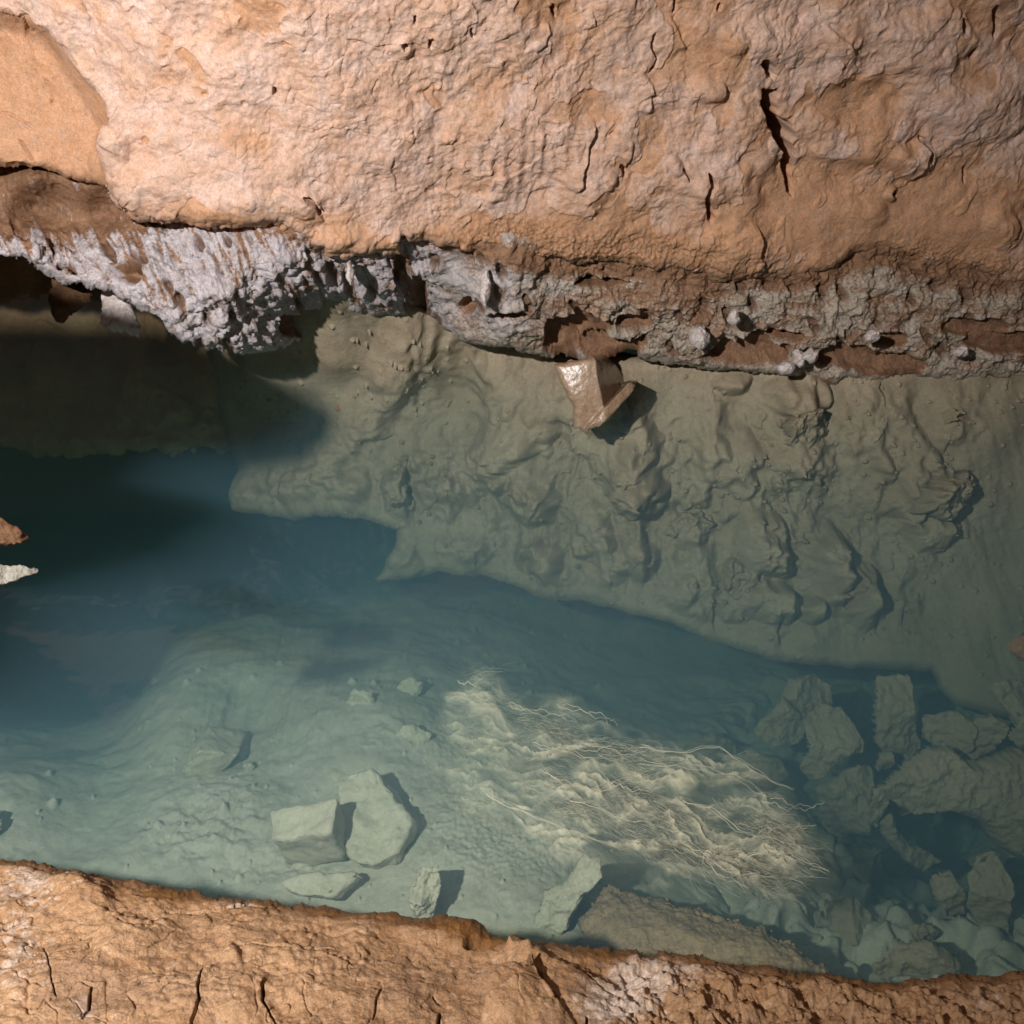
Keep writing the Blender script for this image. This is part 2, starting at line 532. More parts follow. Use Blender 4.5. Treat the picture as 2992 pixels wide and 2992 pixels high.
WALL_STEPS = [
    ([(1725, 30), (1745, 70), (1590, 110), (1735, 140), (1600, 120)][:2], 0.0066, 50),
    ([(1600, 60), (1612, 95), (1590, 125), (1560, 150)], 0.0077, 50),
    ([(1740, 350), (1735, 380), (1712, 450), (1695, 530), (1680, 560)], 0.0154, 110),
    ([(1895, 215), (1912, 270), (1905, 310), (1890, 340)], 0.0088, 60),
    ([(1850, 400), (1840, 450), (1820, 500)], 0.0077, 50),
    ([(2110, 230), (2112, 270), (2100, 285), (2060, 295)], 0.0088, 60),
    ([(2060, 620), (2130, 700), (2190, 720), (2220, 780), (2230, 800)][::-1], -0.0000, 60),
    ([(2200, 640), (2215, 680), (2205, 735), (2230, 790)], 0.0165, 110),
    ([(2700, 395), (2712, 440), (2690, 500), (2660, 545)], 0.0121, 60),
    ([(2960, 620), (2965, 660), (2940, 700)], 0.0099, 60),
    ([(2400, 60), (2460, 110), (2490, 150), (2530, 160)], 0.0088, 70),
    ([(345, 300), (335, 380), (340, 410), (325, 430)][::-1], 0.0110, 60),
    ([(800, 530), (850, 560), (930, 600), (960, 660)], 0.0099, 50),
    ([(1200, 370), (1212, 395), (1205, 415)], 0.0055, 30), ([(1330, 395), (1322, 425)], 0.0055, 25),
    ([(130, 215), (146, 260), (146, 320)], 0.0044, 40), ([(1960, 30), (1985, 110), (2010, 150)], 0.0088, 60),
    ([(1150, 440), (1140, 500), (1160, 560)], 0.0055, 50), ([(1265, 240), (1270, 290), (1300, 330)], 0.0044, 40),
]
WALL_BUMPS = [
    (2105, 560, 120, 90, 0.02), (2180, 420, 110, 120, 0.025), (2060, 540, 40, 50, 0.012), (2140, 690, 90, 70, 0.022), (1950, 500, 80, 60, 0.012),
    (2670, 470, 60, 50, 0.02), (2920, 660, 45, 60, 0.022), (2610, 570, 18, 20, 0.016), (2530, 620, 60, 40, 0.012), (2560, 450, 90, 60, 0.012),
    (2060, 260, 45, 40, 0.018), (2140, 110, 35, 40, 0.015), (2290, 120, 140, 70, 0.018), (2700, 130, 130, 90, 0.02), (2850, 330, 150, 90, 0.022),
    (420, 540, 80, 70, 0.018), (340, 430, 35, 60, 0.018), (880, 590, 60, 40, 0.014), (1180, 140, 28, 28, 0.012), (650, 80, 60, 40, 0.010),
    (1480, 110, 90, 90, 0.015), (1030, 700, 130, 40, 0.018), (700, 600, 130, 50, 0.014), (1970, 480, 22, 22, 0.016), (1780, 520, 18, 26, 0.01),
    (1440, 580, 22, 14, 0.008), (1290, 410, 16, 16, 0.008), (2420, 520, 130, 60, -0.014), (2500, 300, 160, 60, -0.016),
]
LEFT_PANEL = [(-500, -60), (0, 35), (60, 50), (140, 90), (200, 165), (290, 280), (345, 370), (330, 410), (315, 480), (330, 530), (370, 640)]


def wall_depth(X, Y):
    c = [(-400, 480, 1.74), (600, 650, 1.75), (1200, 740, 1.91), (2000, 780, 2.09), (2900, 800, 2.24), (3500, 830, 2.34),
         (-400, 250, 1.68), (600, 350, 1.64), (1300, 380, 1.74), (2000, 400, 1.87), (2900, 420, 2.04), (3500, 450, 2.15),
         (-400, 0, 1.58), (600, 0, 1.50), (1300, 0, 1.55), (2000, 0, 1.68), (2900, 0, 1.82), (3500, 0, 1.92),
         (-400, -500, 1.36), (600, -500, 1.30), (2000, -500, 1.40), (2900, -500, 1.52), (3500, -500, 1.6), (300, 500, 1.70), (300, 200, 1.60)]
    d = tps(c, X, Y)
    dist, side, _ = line_dist(X, Y, LEFT_PANEL)
    sd = dist * side          # right of travel = below/left = panel
    d = d + 0.055 * sstep(sd, -10, 55) * (1 - 0.4 * sstep(sd, 150, 500))
    return d


def wall_disp(X, Y, P, sd):
    dist, side, _ = line_dist(X, Y, LEFT_PANEL)
    panel = sstep(dist * side, -5, 25)
    smooth = np.clip(blobs(X, Y, [(2450, 300, 170, 60, 0.9), (2400, 640, 230, 130, 0.9), (2800, 680, 230, 110, 0.7), (700, 420, 260, 110, 0.35)]) + panel, 0, 1)
    rough = 1 - 0.75 * smooth
    D = 0.020 * fbm(P * 4.0, 3, 1) + 0.010 * rough * np.clip(fbm(P * 10, 2, 2), -0.3, 1) + 0.0045 * fbm(P * 17, 4, 4, 0.55) * rough
    r1, e1, _ = plates(P, 11.0, 21, 0.7)
    r2, e2, _ = plates(P, 30.0, 23, 0.6)
    gate = sstep(fbm(P * 6, 3, 31), -0.25, 0.35)
    D += rough * gate * ((r1 - 0.5) * 0.004 + (r2 - 0.5) * 0.0026)
    # pale granular crust lying in patches on the smooth tan clay
    bias = 0.26 - 0.34 * sstep(X, 1500, 2100) - 1.5 * panel + blobs(X, Y, [(2700, 130, 200, 90, 0.5), (2850, 330, 170, 80, 0.6), (2100, 420, 140, 110, 0.5), (2080, 560, 100, 60, 0.4), (2270, 120, 120, 60, 0.3), (2450, 300, 170, 60, -0.5), (2400, 640, 200, 110, -0.5), (2600, 620, 60, 40, 0.4),
                                                     (450, 560, 90, 60, 0.3), (700, 420, 120, 50, -0.35), (640, 620, 140, 40, -0.35), (1330, 670, 250, 40, -0.4)])
    pm = fbm(warp(P * 6.5, 1.6, 0.25, 33), 4, 32, 0.55) + bias
    cover = sstep(pm, -0.035, 0.035)
    f1c, _, _ = worley(P * 58, 35)
    D += 0.0035 * cover + cover * (0.0020 * fbm(P * 62, 3, 36) + 0.0024 * (0.5 - f1c))
    pm2 = fbm(warp(P * 15, 1.6, 0.3, 38), 3, 37, 0.55)
    D += rough * 0.0018 * sstep(pm2, 0.0, 0.06)
    # vertical flutes in the pale middle
    fl = blobs(X, Y, [(1600, 470, 170, 110, 1.0), (1350, 480, 150, 100, 0.4), (980, 720, 170, 50, 0.8)])
    D += 0.008 * fl * perlin(np.stack([X * 0.036, Y * 0.006, X * 0], -1), 41)
    # granular band along the foot of the wall, right half
    grain = sstep(sd, 110, 10) * sstep(X, 1250, 1500) * 0 + np.clip(1.2 * np.exp(-((sd) / 65.0) ** 2), 0, 1) * sstep(X, 1150, 1550) * (1 - sstep(X, 2230, 2330) * (1 - sstep(X, 2560, 2640)))
    grain = np.clip(grain + blobs(X, Y, [(2560, 780, 120, 45, 0.9), (1900, 720, 220, 40, 0.7), (1550, 680, 170, 50, 0.6)]), 0, 1)
    f1g, _, _ = worley(P * 95, 43)
    D += grain * 0.007 * (0.5 - f1g)
    # scattered pock marks
    f1p, _, rp = worley(P * 22, 45)
    D -= rough * 0.004 * (1 - sstep(f1p, 0.06, 0.16)) * (rp > 0.5)
    cd, cm = apply_lines(X, Y, WALL_CRACKS)
    D += apply_steps(X, Y, WALL_STEPS) + apply_bumps(X, Y, WALL_BUMPS) + cd
    vl = fbm(warp(P * 9, 1.5, 0.4, 46), 3, 47)
    D = D - 0.0022 * np.exp(-(vl / 0.02) ** 2) * sstep(fbm(P * 5, 2, 48), -0.1, 0.2)
    clay = 0.56 - 0.32 * cover + 0.4 * panel + blobs(X, Y, [(2450, 300, 200, 80, 0.5), (2400, 640, 300, 150, 0.6), (2800, 640, 260, 150, 0.5), (700, 410, 120, 60, 0.25),
                                              (600, 630, 250, 60, 0.5), (1300, 690, 500, 60, 0.45), (1800, 720, 300, 60, 0.5), (2850, 60, 150, 60, 0.25),
                                              (1200, 140, 40, 40, 0.2), (2750, 200, 120, 60, 0.2)])
    grey = 0.05 + blobs(X, Y, [(900, 60, 260, 90, 0.4), (1650, 90, 260, 110, 0.4), (100, 20, 120, 60, 0.5), (1250, 120, 200, 70, 0.3), (2300, 60, 200, 80, 0.3),
                               (2650, 220, 200, 50, 0.3), (280, 200, 120, 30, 0.35), (620, 250, 250, 40, 0.3), (2100, 560, 60, 60, 0.1), (1850, 660, 300, 25, 0.35)])
    tint = np.clip(r2 * 0.5 + r1 * 0.4 - 0.2, 0, 1) * rough
    return D, dict(clay=np.clip(clay, 0, 1.2), grey=grey, tint=tint, grain=grain)


WALL_LIP = [(3500, 830), (2992, 812), (2800, 792), (2700, 775), (2600, 738), (2500, 742), (2440, 792), (2330, 802), (2200, 797), (2000, 787), (1800, 777),
            (1600, 767), (1400, 727), (1250, 712), (1184, 702), (1178, 748), (1010, 760), (980, 742), (860, 692), (800, 652), (640, 662), (500, 655), (400, 640),
            (370, 590), (330, 535), (200, 520), (0, 500), (-500, 480)]
wall = patch('cave_wall', [(-700, -520), (3950, -520), (3950, 850)] + WALL_LIP + [(-700, 478)], wall_depth, wall_disp, M_WALL, step=2.8, edge_noise=9, edge_f=0.018,
             lip_r=34, lip_d=0.05, skirt=(0.03, 0.10, 0.30))
tag(wall, kind='structure', label='pale peach clay-coated cave wall overhanging the pool')

# ---------- cave roof above the picture and the rock that leans in from the left, outside the picture (both shade and light the pool)
def roof_depth(X, Y):
    return tps([(-900, -440, 1.38), (600, -440, 1.34), (2000, -440, 1.45), (3900, -440, 1.66), (-900, -1100, 1.12), (600, -1100, 1.08), (2000, -1100, 1.15), (3900, -1100, 1.3), (-900, -1900, 0.92), (1000, -1900, 0.90), (3900, -1900, 1.05)], X, Y)


def roof_disp(X, Y, P, sd):
    D = 0.03 * fbm(P * 4, 4, 61) + 0.01 * fbm(P * 18, 3, 62)
    z = np.zeros(X.shape)
    return D, dict(clay=z + 0.3, grey=z, tint=z, grain=z)


roof = patch('cave_roof', [(-900, -1900), (3900, -1900), (3900, -440), (-900, -440)], roof_depth, roof_disp, M_WALL, step=10, edge_noise=0, skirt=(0.1,))
tag(roof, 'pale clay-coated cave roof curving up from the wall', kind='structure')


def left_depth(X, Y):
    return np.full(X.shape, 0.85) + 0.0 * X


def left_disp(X, Y, P, sd):
    z = np.zeros(X.shape)
    return 0.008 * fbm(P * 14, 3, 63), dict(clay=z + 0.3, grey=z, tint=z, grain=z)


left_rock = patch('rock_outcrop', [(-3000, 228), (-1377, 242), (-906, 414), (-690, 545), (-600, 604), (-638, 719), (-740, 785), (-900, 800), (-1100, 830), (-1150, 985), (-780, 1000), (-720, 1030), (-882, 1235), (-1343, 1394), (-1301, 1610), (-1403, 1762), (-1756, 1766), (-3000, 1790)],
                  left_depth, left_disp, M_WALL, step=8, edge_noise=8, edge_f=0.01, skirt=(0.02, 0.05, 0.09), close=True, seed=8)
tag(left_rock, 'clay-coated rock outcrop leaning in from the left outside the picture', kind='structure')

# ---------- white calcite crust
CRUST_LOW = [(-700, 740), (-500, 740), (0, 752), (60, 757), (170, 822), (330, 862), (400, 900), (450, 922), (480, 962), (530, 1002), (620, 1022), (720, 1032), (800, 1027),
             (870, 1002), (930, 962), (950, 922), (1000, 912), (1100, 922), (1210, 932), (1262, 932), (1340, 1000), (1400, 1008), (1500, 1024), (1560, 1046), (1620, 1056),
             (1680, 1052), (1750, 1062), (1850, 1047), (2000, 1070), (2150, 1080), (2270, 1092), (2380, 1112), (2440, 1136), (2480, 1104), (2560, 1112),
             (2640, 1104), (2800, 1116), (2992, 1098), (3500, 1090), (3950, 1085)]


def crust_depth(X, Y):
    c = [(-400, 420, 1.96), (100, 430, 1.96), (260, 440, 1.94), (-400, 508, 1.80), (100, 518, 1.80), (280, 528, 1.81), (-400, 600, 1.94), (100, 600, 1.95), (300, 620, 1.92), (150, 660, 1.92), (100, 735, 1.80), (-400, 725, 1.82), (350, 745, 1.80), (300, 850, 1.83), (100, 800, 1.83), (500, 700, 1.83), (-400, 770, 1.84),
         (700, 720, 1.82), (700, 850, 1.85), (700, 1020, 2.02), (500, 960, 1.86), (900, 720, 1.86), (900, 850, 2.02), (830, 1010, 2.20), (930, 930, 2.34), (1050, 760, 1.94), (1000, 860, 2.12), (1100, 860, 2.08), (1100, 918, 2.24), (1230, 760, 2.04), (1250, 915, 2.32),
         (1300, 720, 1.97), (1380, 850, 2.06), (1380, 1000, 2.27), (1600, 790, 2.06), (1600, 900, 2.12), (1600, 1040, 2.30), (2000, 810, 2.14), (2000, 920, 2.18), (2000, 1065, 2.36),
         (2400, 820, 2.2), (2400, 950, 2.25), (2400, 1110, 2.37), (2900, 830, 2.27), (2900, 950, 2.31), (2900, 1100, 2.405), (3500, 830, 2.36), (3500, 1090, 2.45)]
    return tps(c, X, Y, 3e-4)


# brown recess pockets under the crust's rim (X, Y, rx, ry): pushed back from the face
POCKETS = [(1690, 960, 110, 45), (1790, 1020, 110, 35), (1640, 1000, 60, 50), (2180, 1030, 130, 40), (2240, 1040, 80, 35), (2480, 1050, 90, 40), (2600, 1070, 110, 36),
           (1760, 830, 90, 14), (2250, 985, 110, 18), (1215, 870, 34, 70), (1170, 800, 26, 60), (890, 950, 70, 45), (370, 790, 45, 40), (190, 780, 22, 26), (2600, 995, 60, 24),
           (2850, 960, 120, 30), (1480, 920, 60, 22), (1360, 900, 30, 24), (2950, 1000, 120, 30), (1850, 950, 60, 30)]


def crust_disp(X, Y, P, sd):
    dlow, _, _ = line_dist(X, Y, CRUST_LOW)
    dlip, _, _ = line_dist(X, Y, WALL_LIP)
    left = 1 - sstep(X, 1180, 1330)
    low_ = np.exp(-(dlow / 80.0) ** 2); gran_ = 0.6 * sstep(X, 1150, 1500)
    gran = sstep(X, 1450, 1750)
    D = 0.020 * fbm(P * 7, 3, 101) + 0.012 * fbm(P * 22, 3, 103) + 0.004 * gran * fbm(P * 70, 3, 104)
    # steep flutes running down and to the right on the left half
    s = X * 0.92 - Y * 0.42; q = X * 0.42 + Y * 0.92
    fl = fbm(np.stack([s * 0.030, q * 0.0065, X * 0 + 2.0], -1), 3, 105, 0.6)
    D += 0.0075 * fl * (0.3 + 0.7 * left)
    fl2 = fbm(np.stack([s * 0.075, q * 0.016, X * 0 + 5.0], -1), 3, 107, 0.6)
    D += 0.0030 * fl2 * (0.4 + 0.6 * left) + left * 0.007 * fbm(P * 34, 3, 108, 0.6)
    kb1, _, kbr = worley(warp(P * 30, 1.0, 0.4, 122), 124)
    D += (0.014 - 0.005 * left) * np.clip(0.55 - kb1, 0, 1) * (kbr > 0.35) * (0.35 + 0.65 * np.clip(low_ + gran_, 0, 1))
    # strata on the right half
    st = fbm(np.stack([X * 0.006, (Y - 0.07 * X) * 0.035, X * 0 + 9.0], -1), 3, 109, 0.55)
    D += 0.007 * st * gran
    f1, f2, r = worley(warp(P * 60, 0.8, 0.4, 111), 113)
    low = np.exp(-(dlow / 60.0) ** 2)
    D += (0.003 + 0.011 * low + 0.004 * gran) * (0.55 - f1)
    f1b, _, rb = worley(P * 130, 115)
    D += (0.0028 + 0.003 * low + 0.003 * gran) * (0.5 - f1b)
    # pits
    g1, g2, gr = worley(np.stack([s * 0.022, q * 0.011, X * 0 + 3.3], -1), 117)
    pit = (1 - sstep(g1, 0.20, 0.40)) * (gr > 0.45) * sstep(dlip, 5, 40)
    D -= 0.016 * pit
    pk = np.zeros(X.shape)
    for x, y, rx, ry in POCKETS:
        Q = np.stack([X * 0.02, Y * 0.02, X * 0 + x * 0.01], -1)
        m = (np.abs(X - x) < rx * 2.5) & (np.abs(Y - y) < ry * 2.5)
        v = np.zeros(X.shape)
        v[m] = 1 - sstep(((X[m] - x) / rx) ** 2 + ((Y[m] - y) / ry) ** 2 + 0.55 * perlin(Q[m], 119), 0.55, 1.1)
        pk = np.maximum(pk, v)
    D = D * (1 - 0.75 * pk) - (0.05 - 0.02 * sstep(X, 2300, 2700)) * pk
    hollow = (1 - sstep(Y - (690 + 0.06 * X), -60, 30)) * (1 - sstep(X, 330, 520))   # smooth brown hollow, far left
    D *= (1 - 0.75 * hollow) * (0.3 + 0.7 * sstep(dlow, 0, 55))
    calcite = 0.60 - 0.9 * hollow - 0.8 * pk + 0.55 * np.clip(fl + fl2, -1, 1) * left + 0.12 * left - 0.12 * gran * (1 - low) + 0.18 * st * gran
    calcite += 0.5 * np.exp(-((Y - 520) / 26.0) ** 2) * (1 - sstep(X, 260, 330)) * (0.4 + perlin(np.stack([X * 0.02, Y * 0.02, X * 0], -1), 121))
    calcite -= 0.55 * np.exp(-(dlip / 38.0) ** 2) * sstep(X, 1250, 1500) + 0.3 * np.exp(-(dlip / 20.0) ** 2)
    calcite += 0.10 * low * (1 - pk)
    warm = np.clip(0.85 * sstep(X, 1250, 1800) + 0.25 + 0.5 * fbm(P * 9, 2, 123) - 0.5 * left, 0, 1)
    return D, dict(warm=warm, calcite=np.clip(calcite, -0.2, 1.1), pit=np.clip(pit * 1.1, 0, 1) * (1 - hollow))


crust_top = [(3950, 770)] + [(x, y - 75) for x, y in WALL_LIP] + [(-700, 400)]
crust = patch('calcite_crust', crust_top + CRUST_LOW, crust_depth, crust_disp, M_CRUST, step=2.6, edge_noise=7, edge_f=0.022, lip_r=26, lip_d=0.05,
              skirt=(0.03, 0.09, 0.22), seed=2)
tag(crust, 'long pitted white calcite crust hanging under the peach wall along the water', 'calcite crust')

# ---------- submerged ledge
LEDGE = [(560, 820), (1000, 820), (1500, 975), (1700, 1015), (2400, 1072), (3950, 1060), (3950, 2380), (2992, 2110), (2860, 2080), (2790, 2060), (2742, 2010), (2722, 1957), (2500, 1957), (2300, 1942), (2200, 1912), (2060, 1872),
         (2000, 1842), (1850, 1792), (1700, 1752), (1560, 1742), (1500, 1716), (1400, 1686), (1280, 1671), (1180, 1692), (1105, 1706), (1083, 1690), (1130, 1655), (1150, 1600), (1162, 1546),
         (1100, 1530), (1000, 1500), (900, 1500), (800, 1517), (740, 1512), (672, 1490), (664, 1450), (690, 1370), (640, 1200), (600, 1000)]


def ledge_depth(X, Y):
    c = zc([(560, 820, 0.20), (1000, 850, 0.30), (1000, 940, 0.18), (800, 1020, 0.04), (1100, 920, 0.20), (1200, 960, 0.12), (1320, 1000, 0.06), (1100, 1060, 0.0), (950, 1110, -0.08), (700, 1200, -0.24), (700, 1480, -0.50), (900, 1490, -0.48), (950, 1250, -0.26), (1150, 1540, -0.50), (1110, 1690, -0.63), (1300, 1250, -0.25), (1500, 1710, -0.62),
            (1700, 980, 0.05), (1700, 1080, 0.0), (1700, 1400, -0.32), (1700, 1740, -0.60), (2300, 1040, 0.06), (2300, 1110, 0.0), (2300, 1500, -0.36), (2300, 1930, -0.68), (2900, 1040, 0.06), (2900, 1110, 0.0),
            (2900, 1500, -0.34), (2900, 2080, -0.70), (3400, 1040, 0.07), (3400, 1500, -0.34), (3400, 2150, -0.72), (2600, 1750, -0.55)])
    return tps(c, X, Y)


LEDGE_BUMPS = [
    (1165, 1430, 40, 75, 0.06), (1500, 1330, 120, 90, 0.04), (1560, 1450, 90, 70, 0.045), (1850, 1340, 110, 110, 0.05), (1880, 1440, 80, 60, 0.05), (2140, 1330, 90, 90, 0.035),
    (1610, 1640, 60, 50, 0.04), (1860, 1620, 50, 70, 0.05), (2010, 1560, 60, 40, 0.03), (2230, 1590, 70, 90, 0.05), (2420, 1640, 50, 90, 0.05), (2500, 1740, 60, 80, 0.05), (2260, 1760, 70, 50, 0.05),
    (2360, 1780, 50, 40, 0.05), (2150, 1740, 60, 70, 0.04), (1990, 1740, 60, 50, 0.03), (1300, 1440, 60, 70, 0.035), (880, 1440, 110, 60, 0.03), (1020, 1430, 70, 60, 0.025), (720, 1450, 50, 50, 0.03),
    (1260, 1330, 60, 60, 0.025), (1450, 1120, 90, 80, 0.02), (2330, 1150, 90, 60, 0.05), (2150, 1120, 60, 30, 0.03), (2720, 1560, 90, 50, 0.04), (2640, 1470, 60, 60, 0.03), (1180, 1640, 60, 40, 0.03),
    (1330, 1080, 110, 160, -0.03), (1150, 1080, 60, 130, 0.014), (1640, 1330, 60, 100, -0.03), (2000, 1380, 60, 140, -0.03), (2520, 1400, 80, 160, 0.02), (1380, 1620, 90, 50, 0.02), (1740, 1560, 70, 80, 0.035),
]
LEDGE_STEPS = [
    ([(1150, 1350), (1190, 1370), (1205, 1440), (1215, 1490), (1180, 1500)], 0.055, 60), ([(1420, 1590), (1480, 1545), (1470, 1530)][::-1], 0.012, 40),
    ([(1580, 1390), (1640, 1370), (1625, 1430), (1590, 1490), (1560, 1545)], 0.045, 70), ([(1905, 1400), (1900, 1450), (1870, 1500), (1840, 1520)], 0.05, 70),
    ([(1890, 1620), (1905, 1650), (1870, 1660)], 0.04, 50), ([(2130, 1180), (2080, 1170), (2075, 1190), (2000, 1220)][::-1], 0.02, 40), ([(2240, 1210), (2220, 1230), (2215, 1250)], 0.03, 40),
    ([(1300, 1360), (1340, 1400), (1350, 1440)], 0.03, 50), ([(2240, 1540), (2245, 1600), (2220, 1625)], 0.035, 50), ([(2490, 1640), (2500, 1700), (2470, 1740)], 0.04, 50),
    ([(1120, 1360), (1200, 1345), (1225, 1300)][::-1], 0.02, 50), ([(2360, 1190), (2230, 1215), (2190, 1200)], 0.0, 40), ([(1655, 1310), (1700, 1310), (1800, 1290)], 0.012, 40),
    ([(1930, 1500), (2070, 1490), (2090, 1540), (2080, 1545)], 0.02, 40), ([(2330, 1390), (2300, 1370), (2210, 1350)], 0.012, 50), ([(2530, 1620), (2550, 1680), (2530, 1730)], 0.03, 50),
    ([(930, 1480), (1060, 1470), (1150, 1480)], 0.01, 40), ([(1740, 1570), (1790, 1560), (1800, 1650), (1780, 1680)], 0.03, 60),
]


LEDGE_RIDGES = [   # soft buttresses running down the ledge: (points from top to foot, half width px, height)
    ([(1235, 950), (1200, 1080), (1090, 1230), (980, 1330)], 95, 0.035), ([(1640, 1130), (1560, 1240), (1450, 1350), (1330, 1450)], 95, 0.05), ([(1700, 1260), (1620, 1380), (1590, 1500), (1570, 1600)], 80, 0.05),
    ([(1830, 1220), (1860, 1330), (1880, 1470)], 95, 0.065), ([(2080, 1190), (2060, 1300), (2010, 1430)], 85, 0.05), ([(2300, 1180), (2320, 1260), (2350, 1330)], 100, 0.05), ([(2180, 1420), (2215, 1520), (2230, 1640)], 80, 0.06),
    ([(2350, 1480), (2400, 1600), (2440, 1720)], 70, 0.055), ([(2000, 1520), (2040, 1640), (2070, 1740)], 80, 0.045), ([(2230, 1660), (2260, 1730), (2270, 1800)], 70, 0.05), ([(2450, 1640), (2520, 1720), (2540, 1780)], 60, 0.045),
    ([(1740, 1480), (1770, 1580), (1790, 1660)], 70, 0.045), ([(2600, 1220), (2640, 1330), (2700, 1430)], 110, 0.05), ([(1880, 1560), (1885, 1640)], 55, 0.045), ([(1360, 1330), (1330, 1430)], 55, 0.04), ([(880, 1330), (900, 1430), (890, 1470)], 80, 0.03),
    ([(1010, 1370), (1030, 1450)], 60, 0.025), ([(1590, 1560), (1620, 1640), (1625, 1690)], 60, 0.04), ([(1420, 1500), (1400, 1600)], 60, 0.03), ([(2680, 1640), (2640, 1740)], 80, 0.03), ([(2850, 1120), (2790, 1240)], 80, 0.025),
]


def ridges(X, Y, lst):
    D = np.zeros(X.shape)
    for pts, w, h in lst:
        x0 = min(p[0] for p in pts) - 2.5 * w; x1 = max(p[0] for p in pts) + 2.5 * w; y0 = min(p[1] for p in pts) - 2.5 * w; y1 = max(p[1] for p in pts) + 2.5 * w
        sel = (X > x0) & (X < x1) & (Y > y0) & (Y < y1)
        xs, ys = X[sel], Y[sel]
        Q = np.stack([xs * 0.009, ys * 0.009, np.full(xs.shape, w * 0.37)], -1)
        jx = 0.45 * w * fbm(Q, 3, 226, 0.55); jy = 0.45 * w * fbm(Q, 3, 227, 0.55)
        d, sd, tt = line_dist(xs + jx, ys + jy, pts)
        right = -sd      # travelling down the screen, the right-hand flank on the screen lies on the left of travel
        ww = np.where(right > 0, 0.95 * w, 1.6 * w)
        k = np.clip(1 - d / ww, 0, 1); k = k * k * (3 - 2 * k)
        D[sel] = np.maximum(D[sel], h * k * (0.35 + 0.65 * tt) * (1 + 0.25 * fbm(Q * 2.5, 2, 228)))
    return D


def ledge_disp(X, Y, P, sd):
    knobby = np.clip(blobs(X, Y, [(1200, 1400, 220, 150, 0.8), (1600, 1450, 350, 200, 0.8), (2250, 1600, 380, 220, 1.0), (900, 1450, 200, 70, 0.9), (1900, 1250, 250, 120, 0.5), (2400, 1250, 200, 120, 0.7),
                                  (1500, 1620, 500, 80, 0.7), (2750, 1480, 180, 120, 0.7)]), 0, 1)
    D = 0.040 * fbm(P * 3.5, 2, 201) + knobby * 0.012 * fbm(P * 11, 3, 203, 0.55)
    s = X - 0.25 * (Y - 1300); 
    D += 0.008 * fbm(np.stack([s * 0.011, Y * 0.0035, X * 0], -1), 3, 205)
    f1, f2, r = worley(warp(P * 16, 0.9, 0.5, 207), 209)
    lump = np.clip(0.62 - f1, 0, 1) * (r > 0.55)
    kk1, _, kkr = worley(warp(P * 11, 1.0, 0.45, 216), 218)
    D += knobby * 0.075 * np.clip(0.5 - kk1, 0, 1) ** 0.8 * (kkr > 0.5)
    D += knobby * (0.020 * lump + 0.012 * ridged(P * 13, 3, 212) * sstep(fbm(P * 8, 2, 214), 0.0, 0.3))
    D += 0.0032 * fbm(P * 40, 4, 211) * (0.3 + knobby)
    # grains of grit lying in the silt
    g1, g2, gr = worley(P * 52, 213)
    gate = sstep(fbm(P * 7, 2, 215), -0.1, 0.3)
    D += 0.020 * np.clip(1 - g1 / 0.24, 0, 1) ** 0.6 * (gr > 0.62) * gate
    k1, k2, kr = worley(P * 27, 217)
    D += 0.035 * np.clip(1 - k1 / 0.22, 0, 1) ** 0.6 * (kr > 0.72) * (0.3 + 0.7 * knobby)
    tong = fbm(np.stack([(X - 0.2 * Y) * 0.0125, Y * 0.0052, X * 0 + 1.0], -1), 3, 206, 0.55)
    D += knobby * 0.022 * np.clip(tong, -0.2, 1)
    D += 1.45 * ridges(X, Y, LEDGE_RIDGES)
    D += 1.7 * apply_bumps(X, Y, LEDGE_BUMPS, 0.8) + 0.4 * apply_steps(X, Y, LEDGE_STEPS)
    D = D * (0.3 + 0.7 * sstep(sd, 0, 70))
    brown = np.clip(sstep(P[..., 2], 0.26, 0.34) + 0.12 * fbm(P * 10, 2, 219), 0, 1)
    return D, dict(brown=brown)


ledge = patch('pool_ledge', LEDGE, ledge_depth, ledge_disp, M_LEDGE, step=2.8, edge_noise=10, edge_f=0.007, lip_r=30, lip_d=0.06, skirt=(0.05, 0.18, 0.5), seed=3)
tag(ledge, 'broad silt-covered olive rock ledge sloping down under the clear water', 'rock ledge', kind='structure')


def back_depth(X, Y):
    c = [(-500, 700, 3.0), (0, 800, 2.95), (700, 760, 2.9), (-500, 1290, 2.85), (0, 1300, 2.85), (400, 1100, 2.9), (700, 1340, 2.80), (900, 1000, 2.88), (200, 1000, 2.95)]
    return tps(c, X, Y)


def back_disp(X, Y, P, sd):
    D = 0.04 * fbm(P * 4, 3, 301) + 0.02 * fbm(P * 12, 4, 303)
    f1, f2, r = worley(warp(P * 7, 0.9, 0.5, 305), 307)
    D += 0.03 * (r - 0.5) * sstep(f2 - f1, 0, 0.15)
    return D, dict(brown=np.clip(1 - sstep(Y, 900, 1250) + 0.25 * fbm(P * 8, 2, 309), 0, 1))  # browner towards the top; the darker tone there also paints in shade


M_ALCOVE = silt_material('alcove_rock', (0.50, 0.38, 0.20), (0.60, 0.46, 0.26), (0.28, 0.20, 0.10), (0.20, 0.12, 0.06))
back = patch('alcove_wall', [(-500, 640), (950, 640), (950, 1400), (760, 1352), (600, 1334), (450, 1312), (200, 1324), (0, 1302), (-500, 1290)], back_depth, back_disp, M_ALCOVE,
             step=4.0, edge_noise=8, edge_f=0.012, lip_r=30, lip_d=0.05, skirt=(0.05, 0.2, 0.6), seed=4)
tag(back, 'dim brown rock at the back of the hollow under the crust', 'rock wall', kind='structure')


